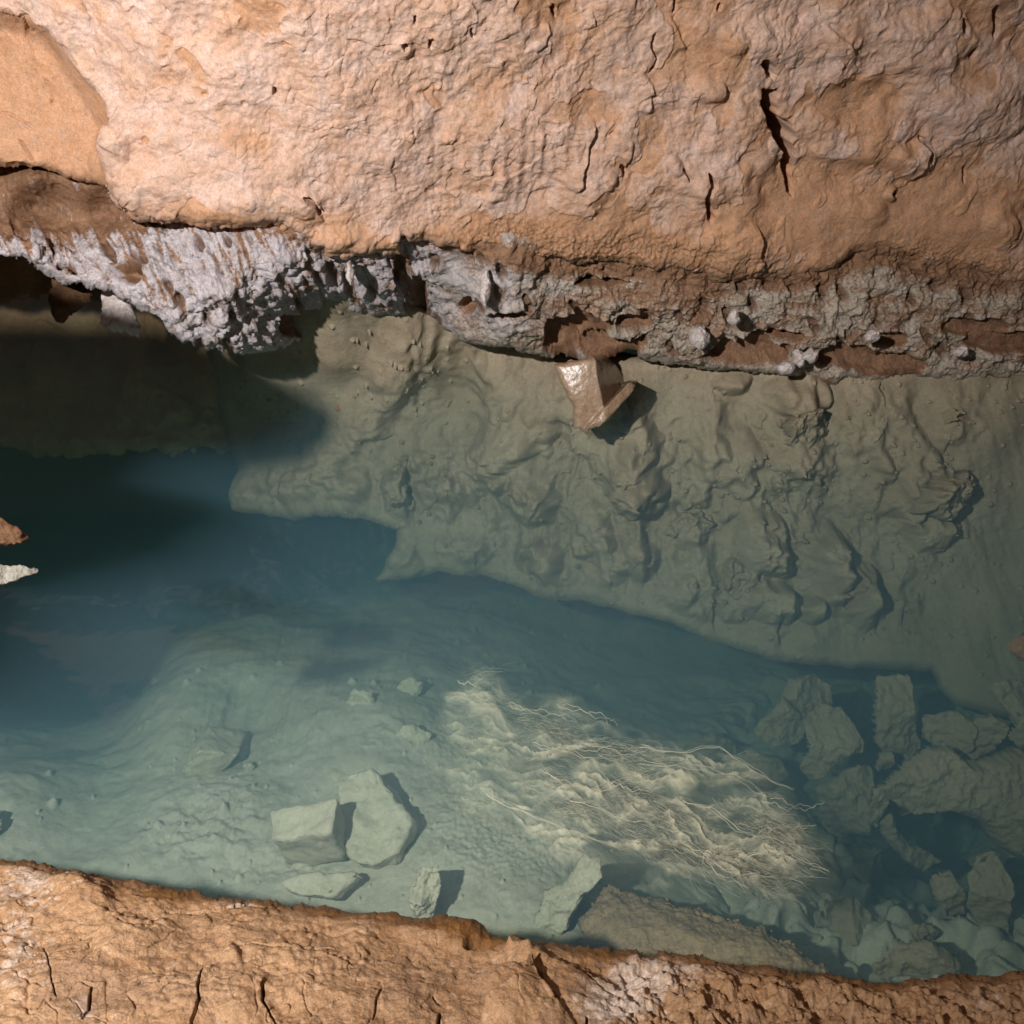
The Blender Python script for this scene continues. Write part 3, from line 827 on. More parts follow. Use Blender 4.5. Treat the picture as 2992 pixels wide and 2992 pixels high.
# ---------- pool floor
def floor_depth(X, Y):
    c = zc([(-500, 1250, -2.2), (300, 1250, -2.2), (1000, 1250, -2.0), (1800, 1250, -1.8), (2600, 1250, -1.7), (3500, 1250, -1.6),
            (-500, 1800, -1.9), (200, 1600, -2.1), (900, 1650, -1.75), (300, 1880, -1.75), (-100, 2000, -1.35), (0, 2150, -0.80), (300, 2150, -0.85), (430, 2000, -0.88), (550, 1870, -0.95), (800, 1800, -1.02), (1000, 1850, -0.95), (1100, 1770, -1.10),
            (700, 2050, -0.78), (0, 2480, -0.48), (300, 2300, -0.66), (600, 2500, -0.55), (1000, 2600, -0.52), (-500, 2300, -0.6), (1500, 1850, -1.22), (2000, 2000, -1.30), (2200, 2060, -1.20),
            (1350, 2050, -0.80), (1300, 2250, -0.62), (1600, 2350, -0.55), (1500, 2500, -0.50), (1900, 2300, -0.80), (2000, 2500, -0.75), (2500, 2150, -1.35), (2600, 2260, -1.4), (2720, 2430, -1.6), (2640, 2500, -1.2), (2850, 2440, -1.4), (2900, 2300, -1.0), (2500, 2700, -0.75), (2900, 2750, -0.7),
            (3500, 2300, -0.9), (3500, 2800, -0.7), (0, 3000, -0.4), (1500, 3000, -0.42), (3000, 3000, -0.55), (-500, 2900, -0.4)])
    return tps(c, X, Y, 1e-3)


def floor_disp(X, Y, P, sd):
    rub = sstep(X, 1900, 2300) * sstep(Y, 1900, 2050)
    D = 0.028 * fbm(P * 3, 2, 401) + 0.006 * fbm(P * 14, 3, 403) + 0.05 * rub * fbm(P * 7, 3, 404)
    f1, f2, r = worley(warp(P * 9, 0.8, 0.5, 405), 407)
    D += 0.05 * rub * (r - 0.4) * sstep(f2 - f1, 0.0, 0.12)
    # soft current marks in the silt, upper middle
    cm = blobs(X, Y, [(800, 2080, 260, 160, 1.0), (1000, 1900, 200, 120, 0.6)])
    D += 0.014 * cm * fbm(np.stack([(X + 0.25 * Y) * 0.02, Y * 0.003, X * 0], -1), 3, 409)
    # debris zone left of the block
    deb = blobs(X, Y, [(650, 2400, 180, 130, 1.0), (520, 2450, 120, 60, 0.6), (850, 2520, 120, 60, 0.8), (1150, 2150, 130, 60, 0.5)])
    D += deb * 0.013 * fbm(P * 26, 3, 411)
    # fuzzy mound under the reflection strands
    fz = blobs(X, Y, [(1480, 2400, 240, 170, 1.0), (1350, 2150, 110, 120, 0.7)])
    D += fz * 0.006 * fbm(P * 80, 3, 413)
    g1, g2, gr = worley(P * 40, 415)
    D += 0.014 * np.clip(1 - g1 / 0.2, 0, 1) ** 0.6 * (gr > 0.86)
    k1, k2, kr = worley(P * 16, 417)
    D += 0.022 * np.clip(1 - k1 / 0.22, 0, 1) ** 0.7 * (kr > 0.85)
    return D, {}


floor = patch('pool_floor', [(-800, 1250), (4100, 1250), (4100, 3100), (-800, 3100)], floor_depth, floor_disp, M_FLOOR, step=3.4, edge_noise=0, skirt=(0.2,))
tag(floor, 'silty teal-looking floor of the clear pool', kind='structure')

# ---------- near bank
BANK_EDGE = [(-1000, 2380), (-500, 2440), (0, 2507), (150, 2520), (300, 2562), (500, 2592), (700, 2622), (900, 2642), (1100, 2662), (1300, 2692), (1450, 2722), (1600, 2752), (1750, 2762), (2000, 2792),
             (2200, 2822), (2450, 2850), (2640, 2868), (2700, 2850), (2992, 2845), (3600, 2860), (4200, 2870)]
BANK_CRACKS = [
    ([(597, 2835), (580, 2880), (584, 2930), (560, 2992), (555, 3040)], 2.48, 0.02), ([(790, 2845), (768, 2880), (768, 2930), (800, 2970), (815, 3010)], 3.10, 0.025),
    ([(235, 2870), (265, 2885), (262, 2950), (240, 2992)], 2.48, 0.02), ([(125, 2750), (140, 2800), (150, 2860), (165, 2920)], 1.86, 0.012), ([(360, 2900), (420, 2870), (465, 2878)], 2.17, 0.012),
    ([(1575, 2850), (1600, 2880), (1630, 2935)], 4.34, 0.03), ([(1285, 2950), (1283, 2992)], 3.72, 0.03), ([(1290, 2920), (1265, 2900)], 1.86, 0.012), ([(680, 2650), (730, 2645), (770, 2652)], 2.48, 0.018),
    ([(480, 2655), (620, 2655), (690, 2650)], 1.86, 0.012), ([(1090, 2980), (1100, 2920), (1120, 2880)], 1.86, 0.01), ([(700, 2765), (850, 2770), (990, 2765)], 1.24, 0.006), ([(1680, 2830), (1740, 2860)], 3.10, 0.02),
    ([(1715, 2960), (1720, 3000)], 3.10, 0.02), ([(430, 2770), (480, 2740), (530, 2700)], 1.24, 0.006), ([(0, 2705), (40, 2690), (70, 2680)], 1.55, 0.008), ([(110, 2950), (160, 2925)], 1.86, 0.01),
]
BANK_STEPS = [([(1400, 2992), (1430, 2930), (1500, 2910), (1550, 2840), (1570, 2830)][::1], 0.02, 90), ([(1200, 2650), (1330, 2690), (1400, 2700), (1440, 2740)], 0.012, 50),
              ([(1560, 2790), (1500, 2800), (1470, 2770)], 0.015, 40)]


def bank_depth(X, Y):
    c = []
    for x in (-900, -300, 300, 900, 1600, 2300, 3000, 3500, 4100):
        ye = np.interp(x, [p[0] for p in BANK_EDGE], [p[1] for p in BANK_EDGE])
        c += [(x, ye, 0.075), (x, ye + 130, 0.145), (x, ye + 330, 0.19), (x, 3900, 0.22)]
    return tps(zc(c), X, Y, 1e-4)


def bank_disp(X, Y, P, sd):
    coarse = sstep(X, 1650, 1900)
    D = 0.014 * fbm(P * 7, 3, 501) + 0.006 * fbm(P * 24, 3, 503) + 0.0020 * fbm(P * 75, 3, 505)
    r1, e1, _ = plates(P, 20.0, 507, 0.7)
    r2, e2, _ = plates(P, 52.0, 509, 0.6)
    D += (r1 - 0.5) * 0.0035 + (r2 - 0.5) * 0.0022
    gate = sstep(fbm(P * 9, 3, 508) + blobs(X, Y, [(300, 2680, 350, 70, 0.5)]), -0.05, 0.25)
    f1q, _, _ = worley(P * 95, 510)
    D += gate * 0.0055 * (0.5 - f1q)
    f1, f2, rr = worley(warp(P * 62, 0.8, 0.4, 511), 513)
    D += coarse * 0.007 * (0.5 - f1) + coarse * 0.016 * fbm(P * 30, 4, 515, 0.6)
    edge = np.exp(-(sd / 42.0) ** 2)
    D += edge * 0.010 * fbm(np.stack([X * 0.008, Y * 0.04, X * 0], -1), 3, 517)
    D *= 0.75 * (0.3 + 0.7 * sstep(sd, 0, 70))
    D += apply_bumps(X, Y, [(1330, 2735, 55, 30, 0.008), (1480, 2775, 50, 30, 0.008), (1560, 2805, 35, 30, 0.008), (1400, 2758, 40, 16, -0.02), (1500, 2808, 55, 12, -0.014), (230, 2620, 90, 50, 0.012), (680, 2800, 22, 22, 0.008)])
    vl = fbm(warp(P * 11, 1.5, 0.35, 522), 3, 523)
    D -= 0.0035 * np.exp(-(vl / 0.016) ** 2) * sstep(fbm(P * 6, 2, 524), -0.05, 0.2)
    cd, cm = apply_lines(X, Y, BANK_CRACKS)
    D += apply_steps(X, Y, BANK_STEPS) + cd
    nz = fbm(P * 16, 3, 519)
    wet = np.clip(np.exp(-(np.clip(sd - 6 - 16 * nz - 14 * blobs(X, Y, [(1350, 2700, 300, 80, 1.6)]), 0, None) / 16.0) ** 2) * 0.9 + blobs(X, Y, [(1400, 2740, 130, 40, 0.7), (1730, 2820, 70, 60, 0.7), (430, 2620, 160, 22, 0.45), (960, 2650, 120, 18, 0.6)]), 0, 1)
    pale = 0.22 + blobs(X, Y, [(1850, 2850, 160, 90, 0.65), (1780, 2950, 130, 60, 0.5), (2100, 2830, 160, 50, 0.3), (80, 2580, 170, 70, 0.4), (60, 2780, 110, 160, 0.4), (2680, 2870, 60, 30, 0.4), (250, 2950, 30, 50, 0.6), (690, 2640, 90, 18, 0.5), (2900, 2920, 80, 60, 0.3)])
    tint = np.clip(blobs(X, Y, [(330, 2900, 170, 70, 1.0), (220, 2880, 80, 60, 0.7), (1200, 2950, 100, 60, 0.5), (560, 2800, 60, 150, 0.4), (690, 2900, 50, 80, 0.4)]) + 0.45 * r1 * sstep(fbm(P * 6, 2, 521), -0.2, 0.3), 0, 1)
    return D, dict(wet=wet, pale=pale, tint=tint)


bank = patch('rock_bank', BANK_EDGE + [(4200, 3700), (-1000, 3700)], bank_depth, bank_disp, M_BANK, step=2.6, edge_noise=9, edge_f=0.02, lip_r=40, lip_d=0.035,
             skirt=(0.04, 0.16, 0.5), skirt_dir=(0, 0, -1), seed=5)
tag(bank, 'warm orange cracked rock bank along the near side of the pool', kind='structure')


# ------------------------------------------------------------------ single rocks
def rock(name, poly, depth, thick, mat, label, cat, group=None, facets=3, tilt=(0, 0), rough=0.012, step=2.6, seed=1, planes=None, edge_noise=5, back=None, nscale=1.0, round_=0.8):
    pr = np.random.default_rng(seed)
    xs = [p[0] for p in poly]; ys = [p[1] for p in poly]
    cx, cy = (min(xs) + max(xs)) / 2, (min(ys) + max(ys)) / 2
    size = 0.5 * max(max(xs) - min(xs), max(ys) - min(ys))
    R = 0.5 * min(max(xs) - min(xs), max(ys) - min(ys)) * round_
    if planes is None:
        planes = []
        for _ in range(facets):
            an = pr.uniform(0, 2 * math.pi); g = pr.uniform(0.4, 1.1); planes.append((pr.uniform(0.45, 0.8), g * math.cos(an), g * math.sin(an)))

    def dfn(X, Y):
        return np.full(X.shape, depth)

    def hfn(X, Y, P, sd):
        q = np.clip(sd / R, 0, 1)
        h = np.sqrt(np.clip(1 - (1 - q) ** 2, 0, 1))
        u, v = (X - cx) / size, (Y - cy) / size
        for c, gx, gy in planes:
            h = np.minimum(h, np.clip(c + gx * u + gy * v, 0, 2))
        # a touch of softness so that edges between facets look worn
        n = rough * (0.9 * fbm(P * 14 * nscale + seed, 3, 601) + 0.5 * fbm(P * 45 * nscale + seed, 3, 603))
        r1, e1, _ = plates(P + seed, 30 * nscale, 605)
        n = n + rough * 0.25 * (r1 - 0.5)
        return thick * h + n, {}
    # tilt is folded into the depth: metres further away per 100 px to the right and downwards

    def dfn2(X, Y):
        return depth + tilt[0] * (X - cx) / 100.0 + tilt[1] * (Y - cy) / 100.0
    b = back if back is not None else thick * 1.1 + 0.02
    o = patch(name, poly, dfn2, hfn, mat, step=step, edge_noise=edge_noise, edge_f=0.03, skirt=(b * 0.3, b * 0.7, b), close=True, seed=seed)
    return tag(o, label, cat, group)


def dz(X, Y, z):
    return float(depth_for_z(np.array(float(X)), np.array(float(Y)), z))


def ell(cx, cy, rx, ry, n=11, jit=0.16, seed=0, rot=0.0):
    pr = np.random.default_rng(seed + 1000)
    out = []
    for i in range(n):
        a = 2 * math.pi * (i + pr.uniform(-0.25, 0.25)) / n
        k = 1 + pr.uniform(-jit, jit)
        x, y = rx * k * math.cos(a), ry * k * math.sin(a)
        out.append((cx + x * math.cos(rot) - y * math.sin(rot), cy + x * math.sin(rot) + y * math.cos(rot)))
    return out


def floor_d(X, Y):
    return float(floor_depth(np.array([float(X)]), np.array([float(Y)]))[0])


def ledge_d(X, Y):
    return float(ledge_depth(np.array([float(X)]), np.array([float(Y)]))[0])


# hanging wet boss with the lamp's glint: three facets, the left one turned to mirror the lamp
def glint_tilt(X, Y, d):
    p = point(X, Y, d=d)
    a = C0 - p; a /= np.linalg.norm(a); b = LAMP - p; b /= np.linalg.norm(b)
    n = a + b; n /= np.linalg.norm(n)
    # plane through p with normal n: depth along neighbouring pixels
    out = []
    for dx, dy in ((100, 0), (0, 100)):
        r = rays(np.array(float(X + dx)), np.array(float(Y + dy)))
        out.append(float(((p - C0) @ n) / (r @ n)) - d)
    return out


gt = glint_tilt(1665, 1095, 2.24)
WET = [(1612, 1062), (1626, 1105), (1652, 1157), (1673, 1195), (1671, 1262), (1700, 1262), (1750, 1252), (1776, 1246), (1859, 1154), (1866, 1126), (1840, 1095), (1800, 1050), (1770, 1030), (1725, 1040), (1652, 1052)]


def wet_depth(X, Y):
    d1 = 2.21 + gt[0] * (X - 1680) / 100 + gt[1] * (Y - 1110) / 100          # glinting facet
    d1 = d1 + 0.013 * (((X - 1655) / 100.0) ** 2 + ((Y - 1085) / 100.0) ** 2) - 0.01
    d2 = 2.19 + 0.34 * (X - (1745 + 0.15 * (Y - 1110))) / 100 + 0.01 * (Y - 1110) / 100   # facet turned away to the right
    d3 = 2.175 + 0.035 * (X - 1700) / 100 - 0.02 * (Y - 1230) / 100
    k = 60.0
    m = np.maximum(d1, d2)
    low = (X - 1690) * 0.75 + (Y - 1262) * 0.66      # towards the lower right: the slab-like foot
    foot = sstep((X - 1750) * 0.74 + (Y - 1215) * 0.67, -10, 0) * sstep((X - 1866) * 0.74 + (Y - 1130) * 0.67, 6, -4)
    return m + foot * (2.19 - m) * 0.85


def wet_disp(X, Y, P, sd):
    h = 0.02 * (np.sqrt(np.clip(1 - (1 - np.clip(sd / 22, 0, 1)) ** 2, 0, 1)) - 1)
    return h + 0.003 * fbm(P * 12, 2, 701) + 0.0008 * fbm(P * 70, 3, 703), {}


o = patch('wet_stone', WET, wet_depth, wet_disp, M_WETST, step=2.0, edge_noise=3, edge_f=0.03, skirt=(0.04, 0.12, 0.22), close=True, seed=9)
tag(o, 'wet brown stone boss with a bright white lamp glint, hanging below the crust', 'stone')

# nubs and knobs of calcite
rock('calcite_nub', [(297, 952), (303, 900), (305, 800), (350, 790), (395, 820), (395, 900), (410, 945), (419, 965), (409, 986), (380, 980), (362, 972), (340, 978), (316, 972)], 1.97, 0.04, M_CALC,
     'small white calcite nub hanging in the dark hollow, left of the big crust lobe', 'calcite nub', facets=2, seed=11, rough=0.008, edge_noise=4, step=2)
rock('brown_nub', [(150, 900), (150, 780), (200, 760), (270, 780), (275, 880), (250, 905), (205, 930), (190, 948), (165, 940)], 2.0, 0.04, M_SPURB,
     'dim brown rock nub hanging in the hollow beside the white nub', 'rock nub', facets=2, seed=12, rough=0.008, step=2)
KN = [((2290, 1075, 30, 27), 2.27, 'white rounded calcite knob low on the crust with a dark pinhole, lower left of a twin pair'),
      ((2364, 1043, 29, 27), 2.25, 'white rounded calcite knob overlapping a dark gap, upper right of a twin pair'),
      ((2330, 1048, 24, 34), 2.27, 'narrow white calcite neck between the twin knobs'),
      ((2142, 928, 26, 26), 2.12, 'small isolated white calcite knob on the grey crust, above a brown pocket'),
      ((2040, 985, 34, 42), 2.20, 'frosty white calcite bulge at the left end of the long brown pocket'),
      ((2805, 1030, 28, 19), 2.28, 'flat white calcite knob near the right end of the crust'),
      ((1418, 840, 21, 60), 1.99, 'tall slim white calcite drip column on the middle of the crust'),
      ((1025, 795, 15, 44), 1.88, 'slim white calcite drip beside the notch in the crust'),
      ((2545, 985, 28, 26), 2.20, 'dull grey calcite knob above the brown pocket near the right')]
for i, ((x, y, rx, ry), d, lab) in enumerate(KN):
    kb = rock('knob', ell(x, y, rx * 0.9, ry * 0.9, 12, 0.22, 40 + i), d + 0.012, min(rx, ry) * 0.0012, M_CALC, lab, 'calcite knob', 'calcite knobs on the crust', facets=0, rough=0.009, nscale=2.0, seed=60 + i, step=1.8, edge_noise=3, back=0.07, round_=1.0)
    for k in ('category', 'group'):
        del kb[k]
    kb.parent = crust

# rocks that stand out of the submerged ledge
LR = [([(2261, 1250), (2302, 1204), (2375, 1190), (2408, 1236), (2412, 1262), (2401, 1296), (2375, 1338), (2334, 1366), (2313, 1338), (2282, 1307)], 0.11, 'knobbly olive rock lump jutting from the ledge below the twin calcite knobs'),
      ([(2640, 1430), (2700, 1390), (2743, 1395), (2800, 1368), (2841, 1403), (2845, 1452), (2822, 1516), (2758, 1526), (2690, 1515), (2640, 1500)], 0.12, 'jagged olive rock lump with a dark shadowed right face, far right of the ledge'),
      ([(2740, 1208), (2758, 1200), (2772, 1212), (2768, 1238), (2748, 1242)], 0.05, 'tiny stone throwing a slim shadow on the ledge near the right edge'),
      ([(1140, 1447), (1150, 1362), (1176, 1354), (1197, 1421), (1207, 1473), (1176, 1494), (1145, 1478)], 0.07, 'narrow upright olive rock fin on the left part of the ledge'),
      ([(1930, 1560), (1970, 1500), (2050, 1495), (2085, 1530), (2060, 1560), (1990, 1580)], 0.04, 'low flat olive rock step in the middle of the ledge'),
      ([(1000, 1150), (1010, 1180), (990, 1215), (975, 1205), (982, 1165)], 0.015, 'small dark flake stuck on the pale ledge at the shadow edge'),
      ([(2100, 1640), (2150, 1600), (2200, 1650), (2190, 1740), (2140, 1760), (2100, 1720)], 0.06, 'tall blunt olive rock bump low on the ledge'),
      ([(2200, 1760), (2260, 1730), (2320, 1770), (2300, 1810), (2220, 1820)], 0.06, 'rounded olive rock bump at the lower edge of the ledge')]
for i, (pl, th, lab) in enumerate(LR):
    cx = sum(p[0] for p in pl) / len(pl); cy = sum(p[1] for p in pl) / len(pl)
    rock('ledge_rock', pl, ledge_d(cx, cy) - 0.01, th * 1.7, M_BOULDER if th > 0.02 else M_BROWN, lab, 'rock', 'rocks on the submerged ledge', facets=2, rough=0.03, seed=80 + i, edge_noise=9, nscale=1.1, back=0.22)

# sunken boulders on the right
BO = [([(2205, 2130), (2285, 2048), (2350, 2110), (2340, 2150), (2295, 2178), (2240, 2160)], -0.78, 0.05, 'flat angular plate-like boulder leaning at the left of the sunken pile', 2),
      ([(2287, 2035), (2310, 1985), (2370, 1975), (2415, 2010), (2425, 2070), (2380, 2100), (2345, 2090)], -0.74, 0.08, 'blunt upright boulder at the top left of the sunken pile', 3),
      ([(2355, 2120), (2400, 2075), (2450, 2085), (2490, 2150), (2485, 2185), (2440, 2200), (2400, 2255), (2370, 2258), (2345, 2230), (2360, 2180)], -0.72, 0.10, 'rough knobbly boulder right of the flat plate in the sunken pile', 5),
      ([(2550, 2060), (2560, 1995), (2640, 1990), (2650, 2090), (2672, 2165), (2640, 2200), (2590, 2200), (2555, 2150)], -0.72, 0.10, 'tall smooth green boulder standing in the upper middle of the sunken pile', 3),
      ([(2556, 2235), (2560, 2200), (2590, 2190), (2604, 2215), (2590, 2245), (2565, 2248)], -0.72, 0.04, 'small egg-shaped stone tucked below the tall smooth green boulder', 1),
      ([(2524, 2350), (2535, 2300), (2610, 2235), (2700, 2168), (2760, 2172), (2806, 2208), (2832, 2214), (2915, 2182), (2968, 2176), (3010, 2250), (2990, 2490), (2945, 2495), (2892, 2458), (2842, 2392), (2800, 2370), (2738, 2355), (2655, 2372), (2612, 2348), (2590, 2330), (2575, 2385), (2560, 2418), (2527, 2408)], -0.66, 0.12, 'largest pale green boulder arching over a black gap at the right', 2),
      ([(2815, 2190), (2850, 2105), (2880, 2090), (2925, 2115), (2915, 2150), (2880, 2200), (2830, 2215)], -0.62, 0.06, 'squarish tilted stone resting on top of the largest arching boulder', 3),
      ([(2700, 2150), (2710, 2095), (2780, 2080), (2830, 2110), (2815, 2180), (2770, 2195), (2730, 2170)], -0.64, 0.07, 'stout stone wedged upper left of the squarish tilted stone', 3),
      ([(2835, 2520), (2850, 2495), (2890, 2480), (2900, 2500), (2870, 2525), (2845, 2532)], -0.62, 0.03, 'small pale pebble under the right leg of the arching boulder', 1),
      ([(2385, 2300), (2440, 2270), (2490, 2240), (2530, 2250), (2525, 2340), (2510, 2410), (2440, 2415), (2405, 2390), (2400, 2340)], -0.80, 0.08, 'dim blocky boulder in front of the rough knobbly one, at the strand tips', 4),
      ([(2567, 2400), (2600, 2375), (2640, 2450), (2700, 2480), (2725, 2500), (2680, 2530), (2630, 2500), (2580, 2440)], -0.80, 0.06, 'dim slab lying in the black gap under the arching boulder', 2),
      ([(2720, 2560), (2760, 2540), (2800, 2590), (2810, 2660), (2770, 2670), (2730, 2620)], -0.68, 0.05, 'dim rounded slab below the arching boulder, near the bottom right', 2),
      ([(2830, 2560), (2900, 2510), (2930, 2560), (2920, 2700), (2860, 2690), (2830, 2640)], -0.66, 0.06, 'dim upright slab at the bottom right under the small pale pebble', 2),
      ([(2500, 2480), (2560, 2480), (2570, 2540), (2530, 2580), (2495, 2550)], -0.78, 0.05, 'dim low stone right of the strand tips', 2),
      ([(2560, 2810), (2620, 2760), (2700, 2745), (2770, 2790), (2790, 2860), (2600, 2870)], -0.55, 0.05, 'wide dark green slab right against the near bank', 2),
      ([(2150, 2240), (2190, 2200), (2270, 2215), (2290, 2260), (2240, 2290), (2170, 2280)], -0.92, 0.06, 'dim stone between the flat plate and the pale strands', 3),
      ([(2900, 2010), (2950, 1990), (3010, 2000), (3010, 2110), (2950, 2100)], -0.60, 0.06, 'greenish stone at the right edge above the boulder pile', 2),
      ([(2945, 2150), (2960, 2090), (3010, 2075), (3010, 2190), (2975, 2180)], -0.58, 0.05, 'greenish stone cut off by the right edge beside the tilted stone', 2),
      ([(2010, 2180), (2080, 2140), (2140, 2165), (2145, 2215), (2060, 2240)], -0.98, 0.06, 'faint stone at the far side of the pale strands', 2),
      ([(2420, 2650), (2490, 2620), (2540, 2680), (2520, 2740), (2440, 2740)], -0.68, 0.05, 'dim green stone midway between the pale strands and the near bank', 2),
      ([(2650, 2700), (2690, 2690), (2730, 2710), (2720, 2740), (2670, 2745)], -0.66, 0.04, 'little dark stone just behind the wide slab at the bank', 2)]
for i, (pl, z, th, lab, fc) in enumerate(BO):
    cx = sum(p[0] for p in pl) / len(pl); cy = sum(p[1] for p in pl) / len(pl)
    if len(pl) < 15:
        pl = [(cx + 1.22 * (x - cx), cy + 1.22 * (y - cy)) for x, y in pl]
    rock('sunken_boulder', pl, dz(cx, cy, z), th, M_BOULDER, lab, 'boulder', 'sunken boulders on the right', facets=fc, rough=0.014, seed=120 + i, edge_noise=4.5, back=0.2, round_=0.6)

# stones on the open pool floor
def prism(name, top, z, ext, mat, label, cat, group, rough=0.006, seed=0):
    """an angular stone: its lit face as a polygon of (X, Y) or (X, Y, z) points, pushed along a world vector, subdivided, worn and roughened"""
    import bmesh
    bm = bmesh.new()
    pts = [point(p[0], p[1], z=(p[2] if len(p) > 2 else z)) for p in top]
    ext = np.array(ext, float)
    a = [bm.verts.new(p) for p in pts]; b = [bm.verts.new(p + ext) for p in pts]
    n = len(a)
    bm.faces.new(a); bm.faces.new(b[::-1])
    for i in range(n):
        bm.faces.new((a[(i + 1) % n], a[i], b[i], b[(i + 1) % n]))
    bmesh.ops.recalc_face_normals(bm, faces=bm.faces)
    bmesh.ops.bevel(bm, geom=list(bm.edges), offset=0.010, segments=3, affect='EDGES', profile=0.6)
    bmesh.ops.triangulate(bm, faces=bm.faces)
    for _ in range(5):
        long = [e for e in bm.edges if e.calc_length() > 0.010]
        if not long or len(bm.verts) > 20000:
            break
        bmesh.ops.subdivide_edges(bm, edges=long, cuts=1, use_grid_fill=False)
        bmesh.ops.triangulate(bm, faces=bm.faces)
    bm.normal_update()
    P = np.array([v.co[:] for v in bm.verts]); N = np.array([v.normal[:] for v in bm.verts])
    D = rough * (1.3 * fbm(P * 13 + seed, 4, 801) + 0.5 * fbm(P * 60 + seed, 3, 803))
    P = P + N * D[:, None]
    for v, p in zip(bm.verts, P):
        v.co = p
    me = bpy.data.meshes.new(name); bm.to_mesh(me); bm.free()
    me.polygons.foreach_set('use_smooth', np.ones(len(me.polygons), bool))
    me.materials.append(mat)
    o = bpy.data.objects.new(name, me); COL.objects.link(o)
    return tag(o, label, cat, group)


GF = 'loose stones on the open pool floor'
prism('floor_stone', [(985, 2300), (1010, 2262), (1085, 2250), (1150, 2320), (1207, 2402), (1188, 2450), (1142, 2512), (1082, 2532), (1030, 2512), (1000, 2462), (985, 2380)], -0.47, (0.01, 0.02, -0.05), M_STONE,
      'broad flat six-sided slab lying on the pool floor right of the pale block', 'stone', GF, 0.008, 1)
prism('floor_stone', [(790, 2456, -0.44), (786, 2366, -0.44), (985, 2328, -0.37), (966, 2432, -0.37)], -0.42, (0.012, 0.02, -0.14), M_STONE,
      'pale rectangular stone block with a dark shadowed end on the pool floor', 'stone', GF, 0.004, 2)
prism('floor_stone', [(968, 2300, -0.60), (966, 2196, -0.62), (1040, 2182, -0.62), (1110, 2250, -0.60), (1090, 2300, -0.58)], -0.6, (0.01, 0.02, -0.06), M_STONE,
      'blunt pale stone touching the far end of the six-sided slab', 'stone', GF, 0.007, 5)
prism('floor_stone', [(520, 2262, -0.62), (575, 2194, -0.55), (618, 2116, -0.62), (560, 2170, -0.64)], -0.6, (0.08, 0.03, -0.06), M_STONE,
      'wedge-shaped stone with a shadowed right side, farthest left on the floor', 'stone', GF, 0.005, 3)
prism('floor_stone', [(800, 2574), (930, 2548), (1040, 2545), (1042, 2568), (960, 2622), (870, 2612)], -0.46, (0.01, 0.01, -0.03), M_STONE,
      'long flat slab half hidden behind the bank edge', 'stone', GF, 0.006, 4)
rock('floor_stone', [(1195, 2610), (1222, 2542), (1282, 2535), (1290, 2600), (1270, 2680), (1205, 2690)], dz(1240, 2600, -0.40), 0.05, M_STONE, 'rough upright stone throwing a dark shadow, right behind the bank edge', 'stone', GF, facets=4, rough=0.02, seed=161, nscale=1.6, back=0.14)
rock('floor_stone', [(1540, 2740), (1590, 2600), (1660, 2565), (1690, 2502), (1752, 2492), (1762, 2548), (1700, 2620), (1660, 2700), (1610, 2760)], dz(1650, 2620, -0.44), 0.06, M_STONE, 'long pale lump rising from the floor under the pale strands', 'stone', GF, facets=3, rough=0.014, seed=162, back=0.12)
rock('floor_stone', ell(1055, 2045, 48, 40, 9, 0.12, 3), floor_d(1055, 2045) - 0.03, 0.03, M_STONE, 'round pale stone on the hazy far floor left of the pale strands', 'stone', GF, facets=2, seed=163)
rock('floor_stone', ell(1200, 2010, 45, 32, 9, 0.15, 4), floor_d(1200, 2010) - 0.03, 0.03, M_STONE, 'faint oval stone at the hazy far floor beside the tip of the strand mat', 'stone', GF, facets=2, seed=164)
rock('floor_stone', ell(1200, 2150, 60, 34, 9, 0.25, 5), floor_d(1200, 2150) - 0.03, 0.04, M_STONE, 'jagged little stone at the left margin of the strand mat', 'stone', GF, facets=4, rough=0.02, seed=165)
rock('floor_stone', ell(730, 2235, 20, 18, 8, 0.12, 6), floor_d(730, 2235) - 0.02, 0.03, M_STONE, 'small pale pebble right of the wedge-shaped stone', 'stone', GF, facets=1, seed=166)
rock('floor_stone', [(-30, 2360), (5, 2370), (18, 2400), (12, 2430), (-30, 2450)], floor_d(0, 2400) - 0.03, 0.04, M_STONE, 'stone cut off by the left edge of the photo', 'stone', GF, facets=2, seed=167)

# rocks that reach in from the left, above the water
rock('rock_spur', [(-200, 1490), (-20, 1500), (20, 1516), (62, 1548), (88, 1572), (60, 1592), (-20, 1596), (-200, 1610)], 1.10, 0.03, M_SPURB, 'orange-brown rock spur reaching in from the left edge over the deep water', 'rock', facets=3, seed=171, rough=0.012, tilt=(0.02, 0.0), step=2.2)
rock('rock_spur', [(-200, 1640), (0, 1648), (60, 1650), (112, 1656), (118, 1672), (60, 1692), (10, 1712), (-200, 1740)], 1.10, 0.025, M_SPURP, 'pale whitish rock spur reaching in from the left edge, below the brown one', 'rock', facets=2, seed=172, rough=0.010, tilt=(0.02, 0.0), step=2.2)
rock('dark_rock', [(2938, 1895), (2955, 1860), (3020, 1830), (3020, 1940), (2970, 1930)], 2.1, 0.05, M_BROWN, 'dark brown rock just reaching in at the right edge', 'rock', facets=2, seed=173)

# brown streaky slab standing in for the wall's reflection by the bank
rock('reflection_slab', [(1690, 2700), (1760, 2590), (1960, 2640), (2260, 2730), (2450, 2860), (2300, 2960), (1900, 2900), (1700, 2830)], dz(2000, 2760, -0.42), 0.05, M_SLABB, 'vague grey-brown streaky slab imitating a reflection beside the near bank, under the pale strands', 'reflection slab',
     facets=0, rough=0.006, seed=175, edge_noise=16, back=0.1, tilt=(-0.005, -0.06), round_=1.0)


